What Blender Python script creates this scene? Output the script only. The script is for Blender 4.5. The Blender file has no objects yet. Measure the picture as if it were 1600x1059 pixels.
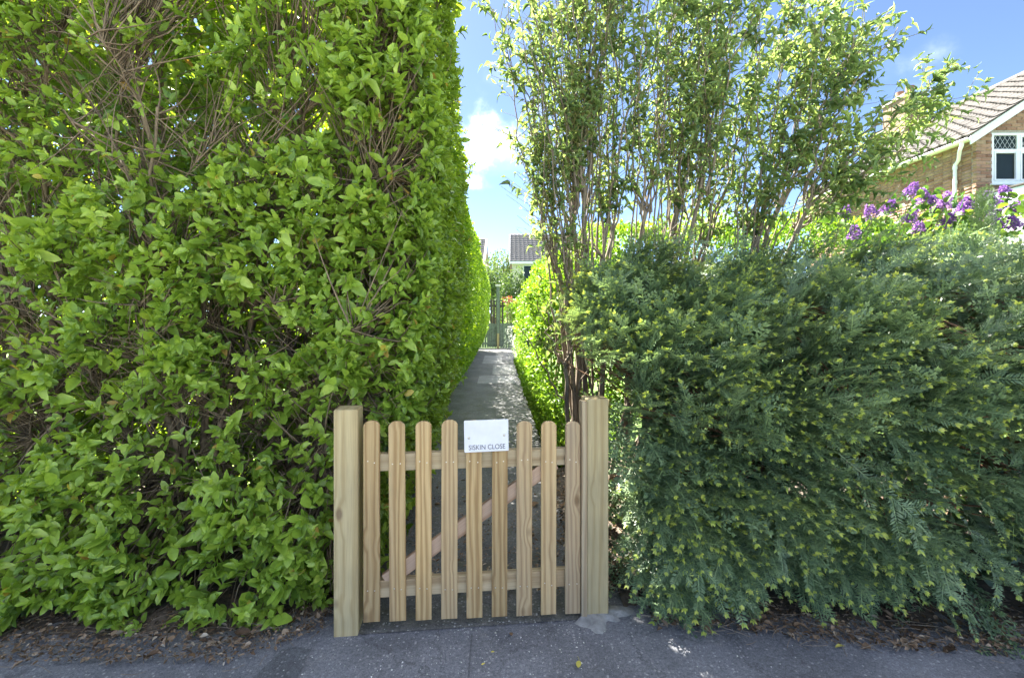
import bpy, math, random
import numpy as np
from mathutils import Vector, Matrix

# ------------------------------------------------------------------ scene, camera, sky, sun, exposure
SC = bpy.context.scene
COL = SC.collection
rng = np.random.default_rng(11)
random.seed(11)
CAM_H, FPX, HOR = 1.36, 711.0, 492.0          # eye height, focal length in photo pixels, horizon row

cam = bpy.data.cameras.new('camera')
cam_o = bpy.data.objects.new('camera', cam); COL.objects.link(cam_o)
cam_o.location = (0, 0, CAM_H); cam_o.rotation_euler = (math.pi / 2, 0, 0)
cam.sensor_width = 36.0; cam.lens = 36.0 * FPX / 1600.0
cam.shift_y = -37.5 / 1600.0
cam.clip_start = 0.02; cam.clip_end = 2000
SC.camera = cam_o

SUN_EL, SUN_AZ = math.radians(56), math.radians(-34)      # azimuth from +Y, negative to the left
SKY_STRENGTH, SUN_STRENGTH, EXPOSURE = 0.05, 3.6, 3.42
CLOUD_LEVEL = 29.0; CLOUD_OFF = (4.4, 11.6, 0.0)
world = bpy.data.worlds.new('World'); SC.world = world; world.use_nodes = True
wn, wl = world.node_tree.nodes, world.node_tree.links
sky = wn.new('ShaderNodeTexSky'); sky.sky_type = 'NISHITA'; sky.sun_disc = False
sky.sun_elevation = SUN_EL; sky.sun_rotation = SUN_AZ
sky.air_density = 0.36; sky.dust_density = 0.15; sky.ozone_density = 1.6
wc = wn.new('ShaderNodeTexCoord')


def wmath(op, a, b=None, clamp=False):
    n = wn.new('ShaderNodeMath'); n.operation = op; n.use_clamp = clamp
    for i, v in enumerate((a, b)):
        if v is None: continue
        if isinstance(v, (int, float)): n.inputs[i].default_value = v
        else: wl.new(v, n.inputs[i])
    return n.outputs[0]


def wmap(v, a, b, c=0.0, d=1.0):
    n = wn.new('ShaderNodeMapRange'); n.interpolation_type = 'SMOOTHSTEP'
    wl.new(v, n.inputs['Value'])
    for k, x in (('From Min', a), ('From Max', b), ('To Min', c), ('To Max', d)): n.inputs[k].default_value = x
    return n.outputs['Result']


sep = wn.new('ShaderNodeSeparateXYZ'); wl.new(wc.outputs['Generated'], sep.inputs[0])
zc = wmath('MAXIMUM', wmath('ADD', sep.outputs[2], 0.12), 0.05)
cmb = wn.new('ShaderNodeCombineXYZ')
wl.new(wmath('DIVIDE', sep.outputs[0], zc), cmb.inputs[0]); wl.new(wmath('DIVIDE', sep.outputs[1], zc), cmb.inputs[1])
cn = wn.new('ShaderNodeTexNoise'); cn.inputs['Scale'].default_value = 0.9; cn.inputs['Detail'].default_value = 7
cn.inputs['Roughness'].default_value = 0.55; cmap = wn.new('ShaderNodeMapping'); cmap.inputs['Location'].default_value = CLOUD_OFF; wl.new(cmb.outputs[0], cmap.inputs['Vector']); wl.new(cmap.outputs[0], cn.inputs['Vector'])
fill_clouds = wmath('MULTIPLY', wmap(cn.outputs['Fac'], 0.46, 0.64), wmap(sep.outputs[2], 0.22, 0.55))  # clouds mostly above the view, added and brightened to fill the shade
fine = wn.new('ShaderNodeTexNoise'); fine.inputs['Scale'].default_value = 9.0; fine.inputs['Detail'].default_value = 9; fine.inputs['Roughness'].default_value = .6
wl.new(wc.outputs['Generated'], fine.inputs['Vector'])
mask = wmath('MULTIPLY', fill_clouds, 0.85)
for (px, py, rx, rz, amp) in ((772, 228, 58, 34, .50), (748, 205, 42, 32, .50), (733, 286, 32, 15, .42), (775, 115, 40, 26, .22), (1060, 360, 130, 30, .35), (1460, 85, 70, 22, .22)):
    dv = Vector(((px - 800) / FPX, 1.0, (HOR - py) / FPX)); L = dv.length; dv.normalize()
    sub = wn.new('ShaderNodeVectorMath'); sub.operation = 'SUBTRACT'; wl.new(wc.outputs['Generated'], sub.inputs[0]); sub.inputs[1].default_value = dv
    scl = wn.new('ShaderNodeVectorMath'); scl.operation = 'MULTIPLY'; wl.new(sub.outputs[0], scl.inputs[0])
    scl.inputs[1].default_value = (FPX * L / rx, FPX * L / rx, FPX * L / rz)
    ln = wn.new('ShaderNodeVectorMath'); ln.operation = 'LENGTH'; wl.new(scl.outputs[0], ln.inputs[0])
    dist = wmath('ADD', ln.outputs['Value'], wmath('MULTIPLY', wmath('SUBTRACT', fine.outputs['Fac'], 0.5), 4.2))
    mask = wmath('MAXIMUM', mask, wmath('MULTIPLY', wmap(dist, 1.35, -0.3), amp))
mixw = wn.new('ShaderNodeMix'); mixw.data_type = 'RGBA'
wl.new(wmath('POWER', mask, 2.2), mixw.inputs['Factor']); wl.new(sky.outputs[0], mixw.inputs['A'])
mixw.inputs['B'].default_value = (CLOUD_LEVEL, CLOUD_LEVEL * 1.0, CLOUD_LEVEL * 1.03, 1)
wl.new(mixw.outputs['Result'], wn['Background'].inputs['Color']); wn['Background'].inputs['Strength'].default_value = SKY_STRENGTH

sun = bpy.data.lights.new('sun', 'SUN'); sun.energy = SUN_STRENGTH; sun.angle = math.radians(0.53); sun.color = (1.0, 0.95, 0.86)
sun_o = bpy.data.objects.new('sun', sun); COL.objects.link(sun_o)
SUN_DIR = Vector((math.sin(SUN_AZ) * math.cos(SUN_EL), math.cos(SUN_AZ) * math.cos(SUN_EL), math.sin(SUN_EL)))
sun_o.rotation_euler = SUN_DIR.to_track_quat('Z', 'Y').to_euler(); sun_o.location = (-4, 8, 12)

SC.view_settings.view_transform = 'Standard'; SC.view_settings.look = 'None'
SC.view_settings.exposure = EXPOSURE; SC.view_settings.gamma = 1.0; SC.view_settings.use_curve_mapping = False
SC.cycles.use_denoising = True
SC.cycles.max_bounces = 10; SC.cycles.diffuse_bounces = 5; SC.cycles.transmission_bounces = 8; SC.cycles.transparent_max_bounces = 8


# ------------------------------------------------------------------ helpers: placing, tagging, meshes
def at(px, py, Y):
    return np.array([(px - 800) * Y / FPX, Y, CAM_H - (py - HOR) * Y / FPX])


def tag(o, label, cat, group=None):
    o['label'] = label; o['category'] = cat
    if group: o['group'] = group
    return o


def thing(name, label, cat, loc=(0, 0, 0), rz=0.0, group=None):
    o = bpy.data.objects.new(name, None); COL.objects.link(o)
    o.empty_display_size = 0.1
    o.location = loc; o.rotation_euler = (0, 0, rz)
    return tag(o, label, cat, group)


def wmat(o):
    B = Matrix.LocRotScale(o.location, o.rotation_euler, o.scale)
    return B if o.parent is None else wmat(o.parent) @ o.matrix_parent_inverse @ B


def adopt(o, parent):
    """parent an object whose mesh is in world coordinates"""
    o.parent = parent
    if parent is not None: o.matrix_parent_inverse = wmat(parent).inverted()
    return o


def mesh_np(name, V, F, mat=None, tint=None, smooth=False):
    """mesh from vertex array (n,3) and a face array (m,3) or (m,4)"""
    V = np.asarray(V, dtype=np.float32); F = np.asarray(F, dtype=np.int32)
    me = bpy.data.meshes.new(name)
    k = F.shape[1]
    me.vertices.add(len(V)); me.vertices.foreach_set('co', V.ravel())
    me.loops.add(F.size); me.loops.foreach_set('vertex_index', F.ravel())
    me.polygons.add(len(F)); me.polygons.foreach_set('loop_start', np.arange(0, F.size, k, dtype=np.int32))
    if smooth: me.polygons.foreach_set('use_smooth', np.ones(len(F), dtype=bool))
    if tint is not None:
        a = me.attributes.new('tint', 'FLOAT', 'POINT'); a.data.foreach_set('value', np.asarray(tint, dtype=np.float32))
    if mat is not None: me.materials.append(mat)
    me.update(calc_edges=True)
    return me


def obj(name, me, parent=None, kind=None, world_coords=True):
    o = bpy.data.objects.new(name, me); COL.objects.link(o)
    if parent is not None:
        if world_coords: adopt(o, parent)
        else: o.parent = parent
    if kind: o['kind'] = kind
    return o


class MB:
    """collects plain shapes (mixed polygons) into ONE mesh"""
    def __init__(self): self.v = []; self.f = []

    def add(self, vs, fs):
        b = len(self.v); self.v += [tuple(map(float, p)) for p in vs]; self.f += [tuple(i + b for i in f) for f in fs]; return self

    def box(self, a, b):
        (x0, y0, z0), (x1, y1, z1) = a, b
        return self.add([(x0, y0, z0), (x1, y0, z0), (x1, y1, z0), (x0, y1, z0), (x0, y0, z1), (x1, y0, z1), (x1, y1, z1), (x0, y1, z1)],
                        [(0, 3, 2, 1), (4, 5, 6, 7), (0, 1, 5, 4), (1, 2, 6, 5), (2, 3, 7, 6), (3, 0, 4, 7)])

    def bbox(self, a, b, c):
        """box with chamfered edges (c) built as an octagonal prism along z with bevelled ends"""
        (x0, y0, z0), (x1, y1, z1) = a, b
        def ring(i, z): return [(x0 + c + i, y0 + i, z), (x1 - c - i, y0 + i, z), (x1 - i, y0 + c + i, z), (x1 - i, y1 - c - i, z), (x1 - c - i, y1 - i, z), (x0 + c + i, y1 - i, z), (x0 + i, y1 - c - i, z), (x0 + i, y0 + c + i, z)]
        vs = ring(c * .7, z0) + ring(0, z0 + c) + ring(0, z1 - c) + ring(c * .7, z1)
        fs = [tuple(range(7, -1, -1)), tuple(range(24, 32))]
        for r in range(3):
            for i in range(8):
                j = (i + 1) % 8; fs.append((r * 8 + i, r * 8 + j, r * 8 + 8 + j, r * 8 + 8 + i))
        return self.add(vs, fs)

    def prism(self, outline, y0, y1):
        """outline in (x,z), counter-clockwise seen from -y, extruded from y0 to y1"""
        n = len(outline)
        vs = [(x, y0, z) for x, z in outline] + [(x, y1, z) for x, z in outline]
        fs = [tuple(range(n)), tuple(range(2 * n - 1, n - 1, -1))] + [(i + n, (i + 1) % n + n, (i + 1) % n, i)[::1] for i in range(n)]
        return self.add(vs, fs)

    def mesh(self, name, mat, smooth=False):
        me = bpy.data.meshes.new(name); me.from_pydata(self.v, [], self.f)
        if mat: me.materials.append(mat)
        if smooth:
            for p in me.polygons: p.use_smooth = True
        me.update(); return me

    def build(self, name, mat, parent=None, kind=None, world_coords=True, smooth=False):
        return obj(name, self.mesh(name, mat, smooth), parent, kind, world_coords)


def norm(a):
    return a / np.maximum(np.linalg.norm(a, axis=-1, keepdims=True), 1e-9)


def vnoise(p, scale=1.0, seed=0):
    """smooth value noise 0..1 at points (n,3)"""
    p = np.asarray(p, dtype=np.float64) * scale + 1000.0 + seed * 17.3
    i = np.floor(p).astype(np.int64); f = p - i; f = f * f * (3 - 2 * f)
    def h(a, b, c):
        n = (a * 374761393 + b * 668265263 + c * 2147483647 + seed * 1013904223) & 0x7fffffff
        n = ((n ^ (n >> 13)) * 1274126177) & 0x7fffffff
        return ((n ^ (n >> 16)) & 0xffff) / 65535.0
    r = 0
    for dx in (0, 1):
        for dy in (0, 1):
            for dz in (0, 1):
                w = (f[:, 0] if dx else 1 - f[:, 0]) * (f[:, 1] if dy else 1 - f[:, 1]) * (f[:, 2] if dz else 1 - f[:, 2])
                r = r + w * h(i[:, 0] + dx, i[:, 1] + dy, i[:, 2] + dz)
    return r


def tube(pts, rad, sides=5, knots=0.0):
    """tapered tube along points -> (V,F quads)"""
    pts = np.asarray(pts, float); rad = np.asarray(rad, float); n = len(pts)
    T = norm(np.gradient(pts, axis=0))
    ref = np.array([0.31, 0.93, 0.2]) if abs(T[0] @ np.array([0.31, 0.93, 0.2])) < .9 else np.array([1., 0, 0])
    A = norm(np.cross(T, ref)); B = np.cross(T, A)
    ang = np.linspace(0, 2 * math.pi, sides, endpoint=False)
    rr = rad[:, None] * (1 + (knots * rng.normal(0, 1, (n, sides)) if knots else 0))
    V = pts[:, None, :] + rr[:, :, None] * (np.cos(ang)[None, :, None] * A[:, None, :] + np.sin(ang)[None, :, None] * B[:, None, :])
    i, j = np.meshgrid(np.arange(n - 1), np.arange(sides), indexing='ij')
    F = np.stack([i * sides + j, i * sides + (j + 1) % sides, (i + 1) * sides + (j + 1) % sides, (i + 1) * sides + j], -1).reshape(-1, 4)
    return V.reshape(-1, 3), F


class Tubes:
    def __init__(self): self.V = []; self.F = []; self.n = 0
    def add(self, pts, rad, sides=4, knots=0.0):
        V, F = tube(pts, rad, sides, knots); self.V.append(V); self.F.append(F + self.n); self.n += len(V)
    def mesh(self, name, mat): return mesh_np(name, np.concatenate(self.V), np.concatenate(self.F), mat, smooth=True)


def twigs_batch(A, B, r0, r1, sag=0.0, seg=4, sides=3):
    """many thin curved tubes from A (n,3) to B (n,3) in one go -> V,F"""
    n = len(A); t = np.linspace(0, 1, seg + 1)
    mid = (A + B) / 2 + rng.normal(0, .12, (n, 3)) * np.linalg.norm(B - A, axis=1)[:, None]
    mid[:, 2] -= sag
    P = (1 - t)[None, :, None] ** 2 * A[:, None] + 2 * ((1 - t) * t)[None, :, None] * mid[:, None] + (t ** 2)[None, :, None] * B[:, None]
    T = norm(B - A); X = norm(np.cross(T, np.array([.3, .2, .93]))); Y = np.cross(T, X)
    ang = np.linspace(0, 2 * math.pi, sides, endpoint=False)
    R = (np.asarray(r0)[:, None] * (1 - t)[None] + np.asarray(r1)[:, None] * t[None])
    V = P[:, :, None, :] + R[:, :, None, None] * (np.cos(ang)[None, None, :, None] * X[:, None, None, :] + np.sin(ang)[None, None, :, None] * Y[:, None, None, :])
    k = (seg + 1) * sides
    i, j = np.meshgrid(np.arange(seg), np.arange(sides), indexing='ij')
    F1 = np.stack([i * sides + j, i * sides + (j + 1) % sides, (i + 1) * sides + (j + 1) % sides, (i + 1) * sides + j], -1).reshape(-1, 4)
    F = (F1[None] + (np.arange(n) * k)[:, None, None]).reshape(-1, 4)
    return V.reshape(-1, 3), F


# leaf templates: length along +y (0..1), width along x (unit = full width), normal +z
def leaf_tmpl(stations, fold=0.12, curl=0.18, wave=0.0):
    V = [(0, 0, 0)]; F = []
    for k, (t, w) in enumerate(stations):
        zz = -curl * t * t; wv = wave * math.sin(k * 2.4)
        V += [(-w / 2, t, zz + fold * w + wv), (0, t, zz), (w / 2, t, zz + fold * w - wv)]
    V.append((0, 1, -curl)); n = len(stations); tip = len(V) - 1
    F += [(0, 2, 1), (0, 3, 2)]
    for k in range(n - 1):
        a = 1 + 3 * k; b = a + 3
        F += [(a, a + 1, b + 1), (a, b + 1, b), (a + 1, a + 2, b + 2), (a + 1, b + 2, b + 1)]
    a = 1 + 3 * (n - 1); F += [(a, a + 1, tip), (a + 1, a + 2, tip)]
    return np.array(V, float), np.array(F, int)


OVATE = [leaf_tmpl(((.16, .62), (.46, 1.0), (.82, .62)), f, c, w) for f, c, w in ((.10, .10, .02), (.20, .26, .03), (.05, -.12, .03), (.26, .38, .02))]
LANCE = [leaf_tmpl(((.15, .70), (.42, 1.0), (.75, .55)), f, c, w) for f, c, w in ((.3, .12, .02), (.4, .42, .03), (.2, .7, .03))]
RHOMB = [(np.array([(0, 0, 0), (-.5, .45, .12), (0, 1, -c), (.5, .45, .12)], float), np.array([(0, 2, 1), (0, 3, 2)], int)) for c in (.05, .3)]


HEX = [(np.array([(0, 0, 0), (-.5, .32, .12), (-.40, .70, .08), (0, 1, -c), (.40, .70, .08), (.5, .32, .12)], float), np.array([(0, 2, 1), (0, 3, 2), (0, 4, 3), (0, 5, 4)], int)) for c in (.05, .3)]


def orient(D, N):
    D = norm(D); B = norm(np.cross(D, N)); N2 = np.cross(B, D)
    return B, D, N2


def place(tmpls, P, D, N, S, W, tint, pick=None):
    """scatter leaf templates -> (V,F,tint); S length, W width in metres"""
    B, D, N = orient(D, N); n = len(P)
    if pick is None: pick = rng.integers(0, len(tmpls), n)
    Vs, Fs, Ts, off = [], [], [], 0
    for t, (tv, tf) in enumerate(tmpls):
        m = np.nonzero(pick == t)[0]
        if not len(m): continue
        V = P[m][:, None] + B[m][:, None] * (tv[:, 0][None] * W[m][:, None])[..., None] + D[m][:, None] * (tv[:, 1][None] * S[m][:, None])[..., None] + N[m][:, None] * (tv[:, 2][None] * S[m][:, None])[..., None]
        F = tf[None] + (np.arange(len(m)) * len(tv))[:, None, None] + off
        Vs.append(V.reshape(-1, 3)); Fs.append(F.reshape(-1, 3)); Ts.append(np.repeat(tint[m], len(tv))); off += len(m) * len(tv)
    return np.concatenate(Vs), np.concatenate(Fs), np.concatenate(Ts)


def leaf_objects(name, tmpls, idx, P, D, N, S, W, tint, pick, mat, parent, steps=6):
    """the leaves that show largest, one object each, sharing mesh data"""
    B, D, N = orient(D, N); cache = {}
    for i in idx:
        q = int(min(steps - 1, max(0, tint[i] * steps))); key = (int(pick[i]), q)
        if key not in cache:
            tv, tf = tmpls[key[0]]
            cache[key] = mesh_np(name, tv, tf, mat, np.full(len(tv), (q + .5) / steps), True)
        o = bpy.data.objects.new(name, cache[key]); COL.objects.link(o); adopt(o, parent)
        M = Matrix.Identity(4)
        for r in range(3):
            M[r][0] = B[i][r] * W[i]; M[r][1] = D[i][r] * S[i]; M[r][2] = N[i][r] * S[i]; M[r][3] = P[i][r]
        o.matrix_basis = M


def seen_largest(P, D, N, S, W, n, margin=0.0):
    """indices of the n leaves with the largest apparent size inside the frame"""
    Y = np.maximum(P[:, 1], .2)
    px = 800 + FPX * P[:, 0] / Y; py = HOR - FPX * (P[:, 2] - CAM_H) / Y
    B, Dn, Nn = orient(D, N)
    view = norm(P - np.array([0, 0, CAM_H]))
    score = S * W / Y ** 2 * (np.abs((Nn * view).sum(1)) + .15)
    score = np.where((px > 10) & (px < 1590) & (py > 10) & (py < 1050), score, -1)
    # leaves right in front count, deep ones do not
    return np.argsort(-score)[:n]


# ------------------------------------------------------------------ materials
def new_mat(name):
    m = bpy.data.materials.new(name); m.use_nodes = True
    nt = m.node_tree; bsdf = nt.nodes['Principled BSDF']
    return m, nt, bsdf


def N_(nt, typ, **kw):
    n = nt.nodes.new(typ)
    for k, v in kw.items():
        if k in n.inputs: n.inputs[k].default_value = v
        else: setattr(n, k, v)
    return n


def ramp(nt, fac, stops):
    r = nt.nodes.new('ShaderNodeValToRGB'); el = r.color_ramp.elements
    while len(el) > 1: el.remove(el[-1])
    el[0].position = stops[0][0]; el[0].color = (*stops[0][1], 1)
    for p, c in stops[1:]:
        e = el.new(p); e.color = (*c, 1)
    nt.links.new(fac, r.inputs[0]); return r.outputs[0]


def mixc(nt, fac, a, b, mode='MIX'):
    n = nt.nodes.new('ShaderNodeMix'); n.data_type = 'RGBA'; n.blend_type = mode
    for k, v in (('Factor', fac), ('A', a), ('B', b)):
        if isinstance(v, (int, float)): n.inputs[k].default_value = v
        elif isinstance(v, tuple): n.inputs[k].default_value = (*v, 1)
        else: nt.links.new(v, n.inputs[k])
    return n.outputs['Result']


def maprange(nt, v, a, b, c=0.0, d=1.0):
    n = nt.nodes.new('ShaderNodeMapRange'); nt.links.new(v, n.inputs['Value'])
    for k, x in (('From Min', a), ('From Max', b), ('To Min', c), ('To Max', d)): n.inputs[k].default_value = x
    return n.outputs['Result']


def bump(nt, bsdf, h, strength=.4, dist=.01):
    b = nt.nodes.new('ShaderNodeBump'); b.inputs['Strength'].default_value = strength; b.inputs['Distance'].default_value = dist
    nt.links.new(h, b.inputs['Height']); nt.links.new(b.outputs[0], bsdf.inputs['Normal'])


def leaf_mat(name, stops, trans_col, trans=.35, rough=.38, spec=.5, noise_scale=60):
    m, nt, bsdf = new_mat(name)
    a = N_(nt, 'ShaderNodeAttribute', attribute_name='tint')
    col = ramp(nt, a.outputs['Fac'], stops)
    g = N_(nt, 'ShaderNodeNewGeometry')
    ns = N_(nt, 'ShaderNodeTexNoise', Scale=noise_scale, Detail=3.0); nt.links.new(g.outputs['Position'], ns.inputs['Vector'])
    col = mixc(nt, .35, col, ramp(nt, ns.outputs['Fac'], ((.3, (.55, .6, .5)), (.7, (1.25, 1.2, 1.2)))), 'MULTIPLY')
    nt.links.new(col, bsdf.inputs['Base Color']); bsdf.inputs['Roughness'].default_value = rough
    bsdf.inputs['Specular IOR Level'].default_value = spec
    tr = N_(nt, 'ShaderNodeBsdfTranslucent')
    nt.links.new(mixc(nt, 1.0, col, trans_col, 'MULTIPLY'), tr.inputs['Color'])
    mx = N_(nt, 'ShaderNodeMixShader'); mx.inputs[0].default_value = trans
    nt.links.new(bsdf.outputs[0], mx.inputs[1]); nt.links.new(tr.outputs[0], mx.inputs[2])
    nt.links.new(mx.outputs[0], nt.nodes['Material Output'].inputs['Surface'])
    return m


def plain(name, col, rough=.6, var=.25, scale=8.0, metallic=0.0, bump_s=0.0, obj_coords=True, spec=.5):
    m, nt, bsdf = new_mat(name)
    tc = N_(nt, 'ShaderNodeTexCoord'); ns = N_(nt, 'ShaderNodeTexNoise', Scale=scale, Detail=6.0, Roughness=.6)
    nt.links.new(tc.outputs['Object'], ns.inputs['Vector'])
    dark = tuple(c * (1 - var) for c in col); light = tuple(min(1, c * (1 + var)) for c in col)
    nt.links.new(ramp(nt, ns.outputs['Fac'], ((.3, dark), (.7, light))), bsdf.inputs['Base Color'])
    bsdf.inputs['Roughness'].default_value = rough; bsdf.inputs['Metallic'].default_value = metallic; bsdf.inputs['Specular IOR Level'].default_value = spec
    if bump_s: bump(nt, bsdf, ns.outputs['Fac'], bump_s, .01)
    return m


def bark_mat(name, a, b, scale=30):
    m, nt, bsdf = new_mat(name)
    g = N_(nt, 'ShaderNodeNewGeometry'); mp = N_(nt, 'ShaderNodeMapping'); mp.inputs['Scale'].default_value = (1, 1, .25)
    nt.links.new(g.outputs['Position'], mp.inputs['Vector'])
    ns = N_(nt, 'ShaderNodeTexNoise', Scale=scale, Detail=6.0, Roughness=.65); nt.links.new(mp.outputs[0], ns.inputs['Vector'])
    nt.links.new(ramp(nt, ns.outputs['Fac'], ((.3, a), (.68, b))), bsdf.inputs['Base Color'])
    bsdf.inputs['Roughness'].default_value = .85; bump(nt, bsdf, ns.outputs['Fac'], .6, .006)
    return m


def wood_mat(name, light, mid, dark, knot, grey=.25, grain=1.0, stain=None):
    """sawn softwood, grain along local z, every object with its own pattern"""
    m, nt, bsdf = new_mat(name); L = nt.links.new
    tc = N_(nt, 'ShaderNodeTexCoord'); oi = N_(nt, 'ShaderNodeObjectInfo')
    off = N_(nt, 'ShaderNodeVectorMath', operation='MULTIPLY'); 
    cm = N_(nt, 'ShaderNodeCombineXYZ')
    for k in range(3): L(oi.outputs['Random'], cm.inputs[k])
    L(cm.outputs[0], off.inputs[0]); off.inputs[1].default_value = (17.0, 31.0, 53.0)
    add = N_(nt, 'ShaderNodeVectorMath', operation='ADD'); L(tc.outputs['Object'], add.inputs[0]); L(off.outputs[0], add.inputs[1])
    # knots
    mk = N_(nt, 'ShaderNodeMapping'); mk.inputs['Scale'].default_value = (8, 8, 4.2); L(add.outputs[0], mk.inputs['Vector'])
    vo = N_(nt, 'ShaderNodeTexVoronoi', Scale=1.0); L(mk.outputs[0], vo.inputs['Vector'])
    kd = vo.outputs['Distance']
    # growth rings, pushed aside round knots
    mg = N_(nt, 'ShaderNodeMapping'); mg.inputs['Scale'].default_value = (1, 1, .055); L(add.outputs[0], mg.inputs['Vector'])
    kn = maprange(nt, kd, 0.0, .32, .030, 0.0)
    push = N_(nt, 'ShaderNodeVectorMath', operation='ADD'); L(mg.outputs[0], push.inputs[0])
    pc = N_(nt, 'ShaderNodeCombineXYZ'); L(kn, pc.inputs[0]); L(pc.outputs[0], push.inputs[1])
    wv = N_(nt, 'ShaderNodeTexWave', Scale=13.0 * grain, Distortion=9.0, Detail=3.0); wv.inputs['Detail Scale'].default_value = 1.2
    wv.wave_type = 'BANDS'; wv.bands_direction = 'X'; L(push.outputs[0], wv.inputs['Vector'])
    mf = N_(nt, 'ShaderNodeMapping'); mf.inputs['Scale'].default_value = (1, 1, .03); L(add.outputs[0], mf.inputs['Vector'])
    fb = N_(nt, 'ShaderNodeTexNoise', Scale=260.0, Detail=4.0); L(mf.outputs[0], fb.inputs['Vector'])
    big = N_(nt, 'ShaderNodeTexNoise', Scale=4.0, Detail=3.0); L(add.outputs[0], big.inputs['Vector'])
    col = ramp(nt, wv.outputs['Fac'], ((.0, light), (.55, mid), (1.0, dark)))
    col = mixc(nt, .45, col, ramp(nt, fb.outputs['Fac'], ((.3, (.72, .70, .66)), (.7, (1.18, 1.18, 1.18)))), 'MULTIPLY')
    col = mixc(nt, .5, col, ramp(nt, big.outputs['Fac'], ((.3, (.8, .82, .84)), (.7, (1.15, 1.12, 1.05)))), 'MULTIPLY')
    greyf = N_(nt, 'ShaderNodeTexNoise', Scale=2.3, Detail=5.0); L(mf.outputs[0], greyf.inputs['Vector'])
    col = mixc(nt, maprange(nt, greyf.outputs['Fac'], .52, .75, 0, grey), col, stain or (.30, .28, .25))
    tone = maprange(nt, oi.outputs['Random'], 0, 1, .86, 1.12)
    hs = N_(nt, 'ShaderNodeHueSaturation'); L(tone, hs.inputs['Value']); L(col, hs.inputs['Color'])
    col = mixc(nt, maprange(nt, kd, .07, .15, .85, 0), hs.outputs[0], knot)
    L(col, bsdf.inputs['Base Color']); bsdf.inputs['Roughness'].default_value = .72
    mixh = N_(nt, 'ShaderNodeMath', operation='ADD'); L(fb.outputs['Fac'], mixh.inputs[0]); L(wv.outputs['Fac'], mixh.inputs[1])
    bump(nt, bsdf, mixh.outputs[0], .35, .002)
    return m


M = {}
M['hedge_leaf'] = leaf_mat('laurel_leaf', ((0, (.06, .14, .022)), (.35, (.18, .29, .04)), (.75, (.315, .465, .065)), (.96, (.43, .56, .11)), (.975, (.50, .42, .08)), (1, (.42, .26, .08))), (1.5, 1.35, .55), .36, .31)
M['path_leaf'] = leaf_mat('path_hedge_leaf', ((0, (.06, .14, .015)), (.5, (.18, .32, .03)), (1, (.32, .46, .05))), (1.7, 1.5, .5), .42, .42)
M['gold_leaf'] = leaf_mat('golden_privet_leaf', ((0, (.05, .12, .012)), (.5, (.16, .29, .03)), (1, (.30, .43, .06))), (1.25, 1.3, .5), .40, .42)
M['budd_leaf'] = leaf_mat('butterfly_bush_leaf', ((0, (.07, .12, .05)), (.5, (.19, .28, .11)), (1, (.36, .45, .16))), (1.5, 1.45, .85), .48, .45, .4)
M['lilac_leaf'] = leaf_mat('lilac_leaf', ((0, (.035, .085, .025)), (.6, (.095, .19, .04)), (1, (.24, .35, .06))), (1.2, 1.2, .5), .36, .4)
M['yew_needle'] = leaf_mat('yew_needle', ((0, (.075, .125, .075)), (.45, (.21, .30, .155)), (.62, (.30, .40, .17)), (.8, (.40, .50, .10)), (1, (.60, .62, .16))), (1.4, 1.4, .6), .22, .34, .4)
M['lilac_flower'] = leaf_mat('lilac_flower', ((0, (.15, .07, .29)), (.5, (.29, .15, .42)), (1, (.49, .31, .57))), (1.2, 1, 1.2), .35, .6, .3)
M['white_flower'] = leaf_mat('white_flower', ((0, (.5, .55, .45)), (1, (.85, .86, .82))), (1, 1, 1), .3, .6, .3)
M['red_leaf'] = leaf_mat('red_leaf', ((0, (.16, .05, .035)), (1, (.40, .13, .10))), (1.3, 1, .8), .35, .45)
M['far_leaf'] = leaf_mat('far_leaf', ((0, (.04, .08, .03)), (.5, (.10, .17, .06)), (1, (.20, .28, .10))), (1.4, 1.3, .7), .35, .5)
M['dry_leaf'] = leaf_mat('dry_leaf', ((0, (.06, .04, .025)), (.4, (.17, .11, .065)), (.8, (.33, .24, .16)), (1, (.52, .46, .36))), (1.1, 1, .8), .12, .8, .2)
M['yellow_leaf'] = leaf_mat('yellow_leaf', ((0, (.45, .42, .10)), (1, (.72, .62, .10))), (1.1, 1, .6), .2, .6, .3)
M['grass'] = leaf_mat('grass_blade', ((0, (.06, .13, .02)), (1, (.26, .38, .05))), (1.4, 1.4, .5), .35, .5, .3)
M['bark'] = bark_mat('hedge_bark', (.075, .050, .030), (.27, .20, .125))
M['bark_pale'] = bark_mat('butterfly_bush_bark', (.11, .085, .06), (.30, .24, .175), 40)
M['bark_yew'] = bark_mat('yew_bark', (.09, .045, .025), (.24, .13, .07))
M['twig_green'] = plain('green_twig', (.20, .19, .06), .7, .3, 20)
M['post_wood'] = wood_mat('treated_post_wood', (.42, .34, .185), (.395, .315, .165), (.335, .255, .125), (.17, .11, .06), .6, .6, (.33, .335, .27))
M['pale_wood'] = wood_mat('treated_pale_wood', (.50, .35, .165), (.445, .295, .13), (.325, .20, .08), (.15, .085, .035), .45)
M['rail_wood'] = wood_mat('rail_wood', (.48, .38, .235), (.42, .32, .185), (.32, .225, .12), (.2, .12, .06), .3)
M['brace_wood'] = wood_mat('brace_wood', (.50, .35, .245), (.45, .30, .20), (.36, .225, .14), (.2, .1, .06), .25)
M['sign'] = plain('sign_plastic', (.66, .66, .69), .4, .09, 11)
M['letter'] = plain('sign_lettering', (.045, .045, .06), .6, .1)
M['screw'] = plain('screw_metal', (.62, .58, .48), .35, .1, 40, .8)
M['white_paint'] = plain('white_upvc', (.78, .79, .80), .35, .06, 6)
M['glass'] = plain('dark_room_glass', (.02, .028, .024), .04, .2, 2, spec=.18)  # opaque, the darkness of the unlit room is put into the colour
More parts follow.
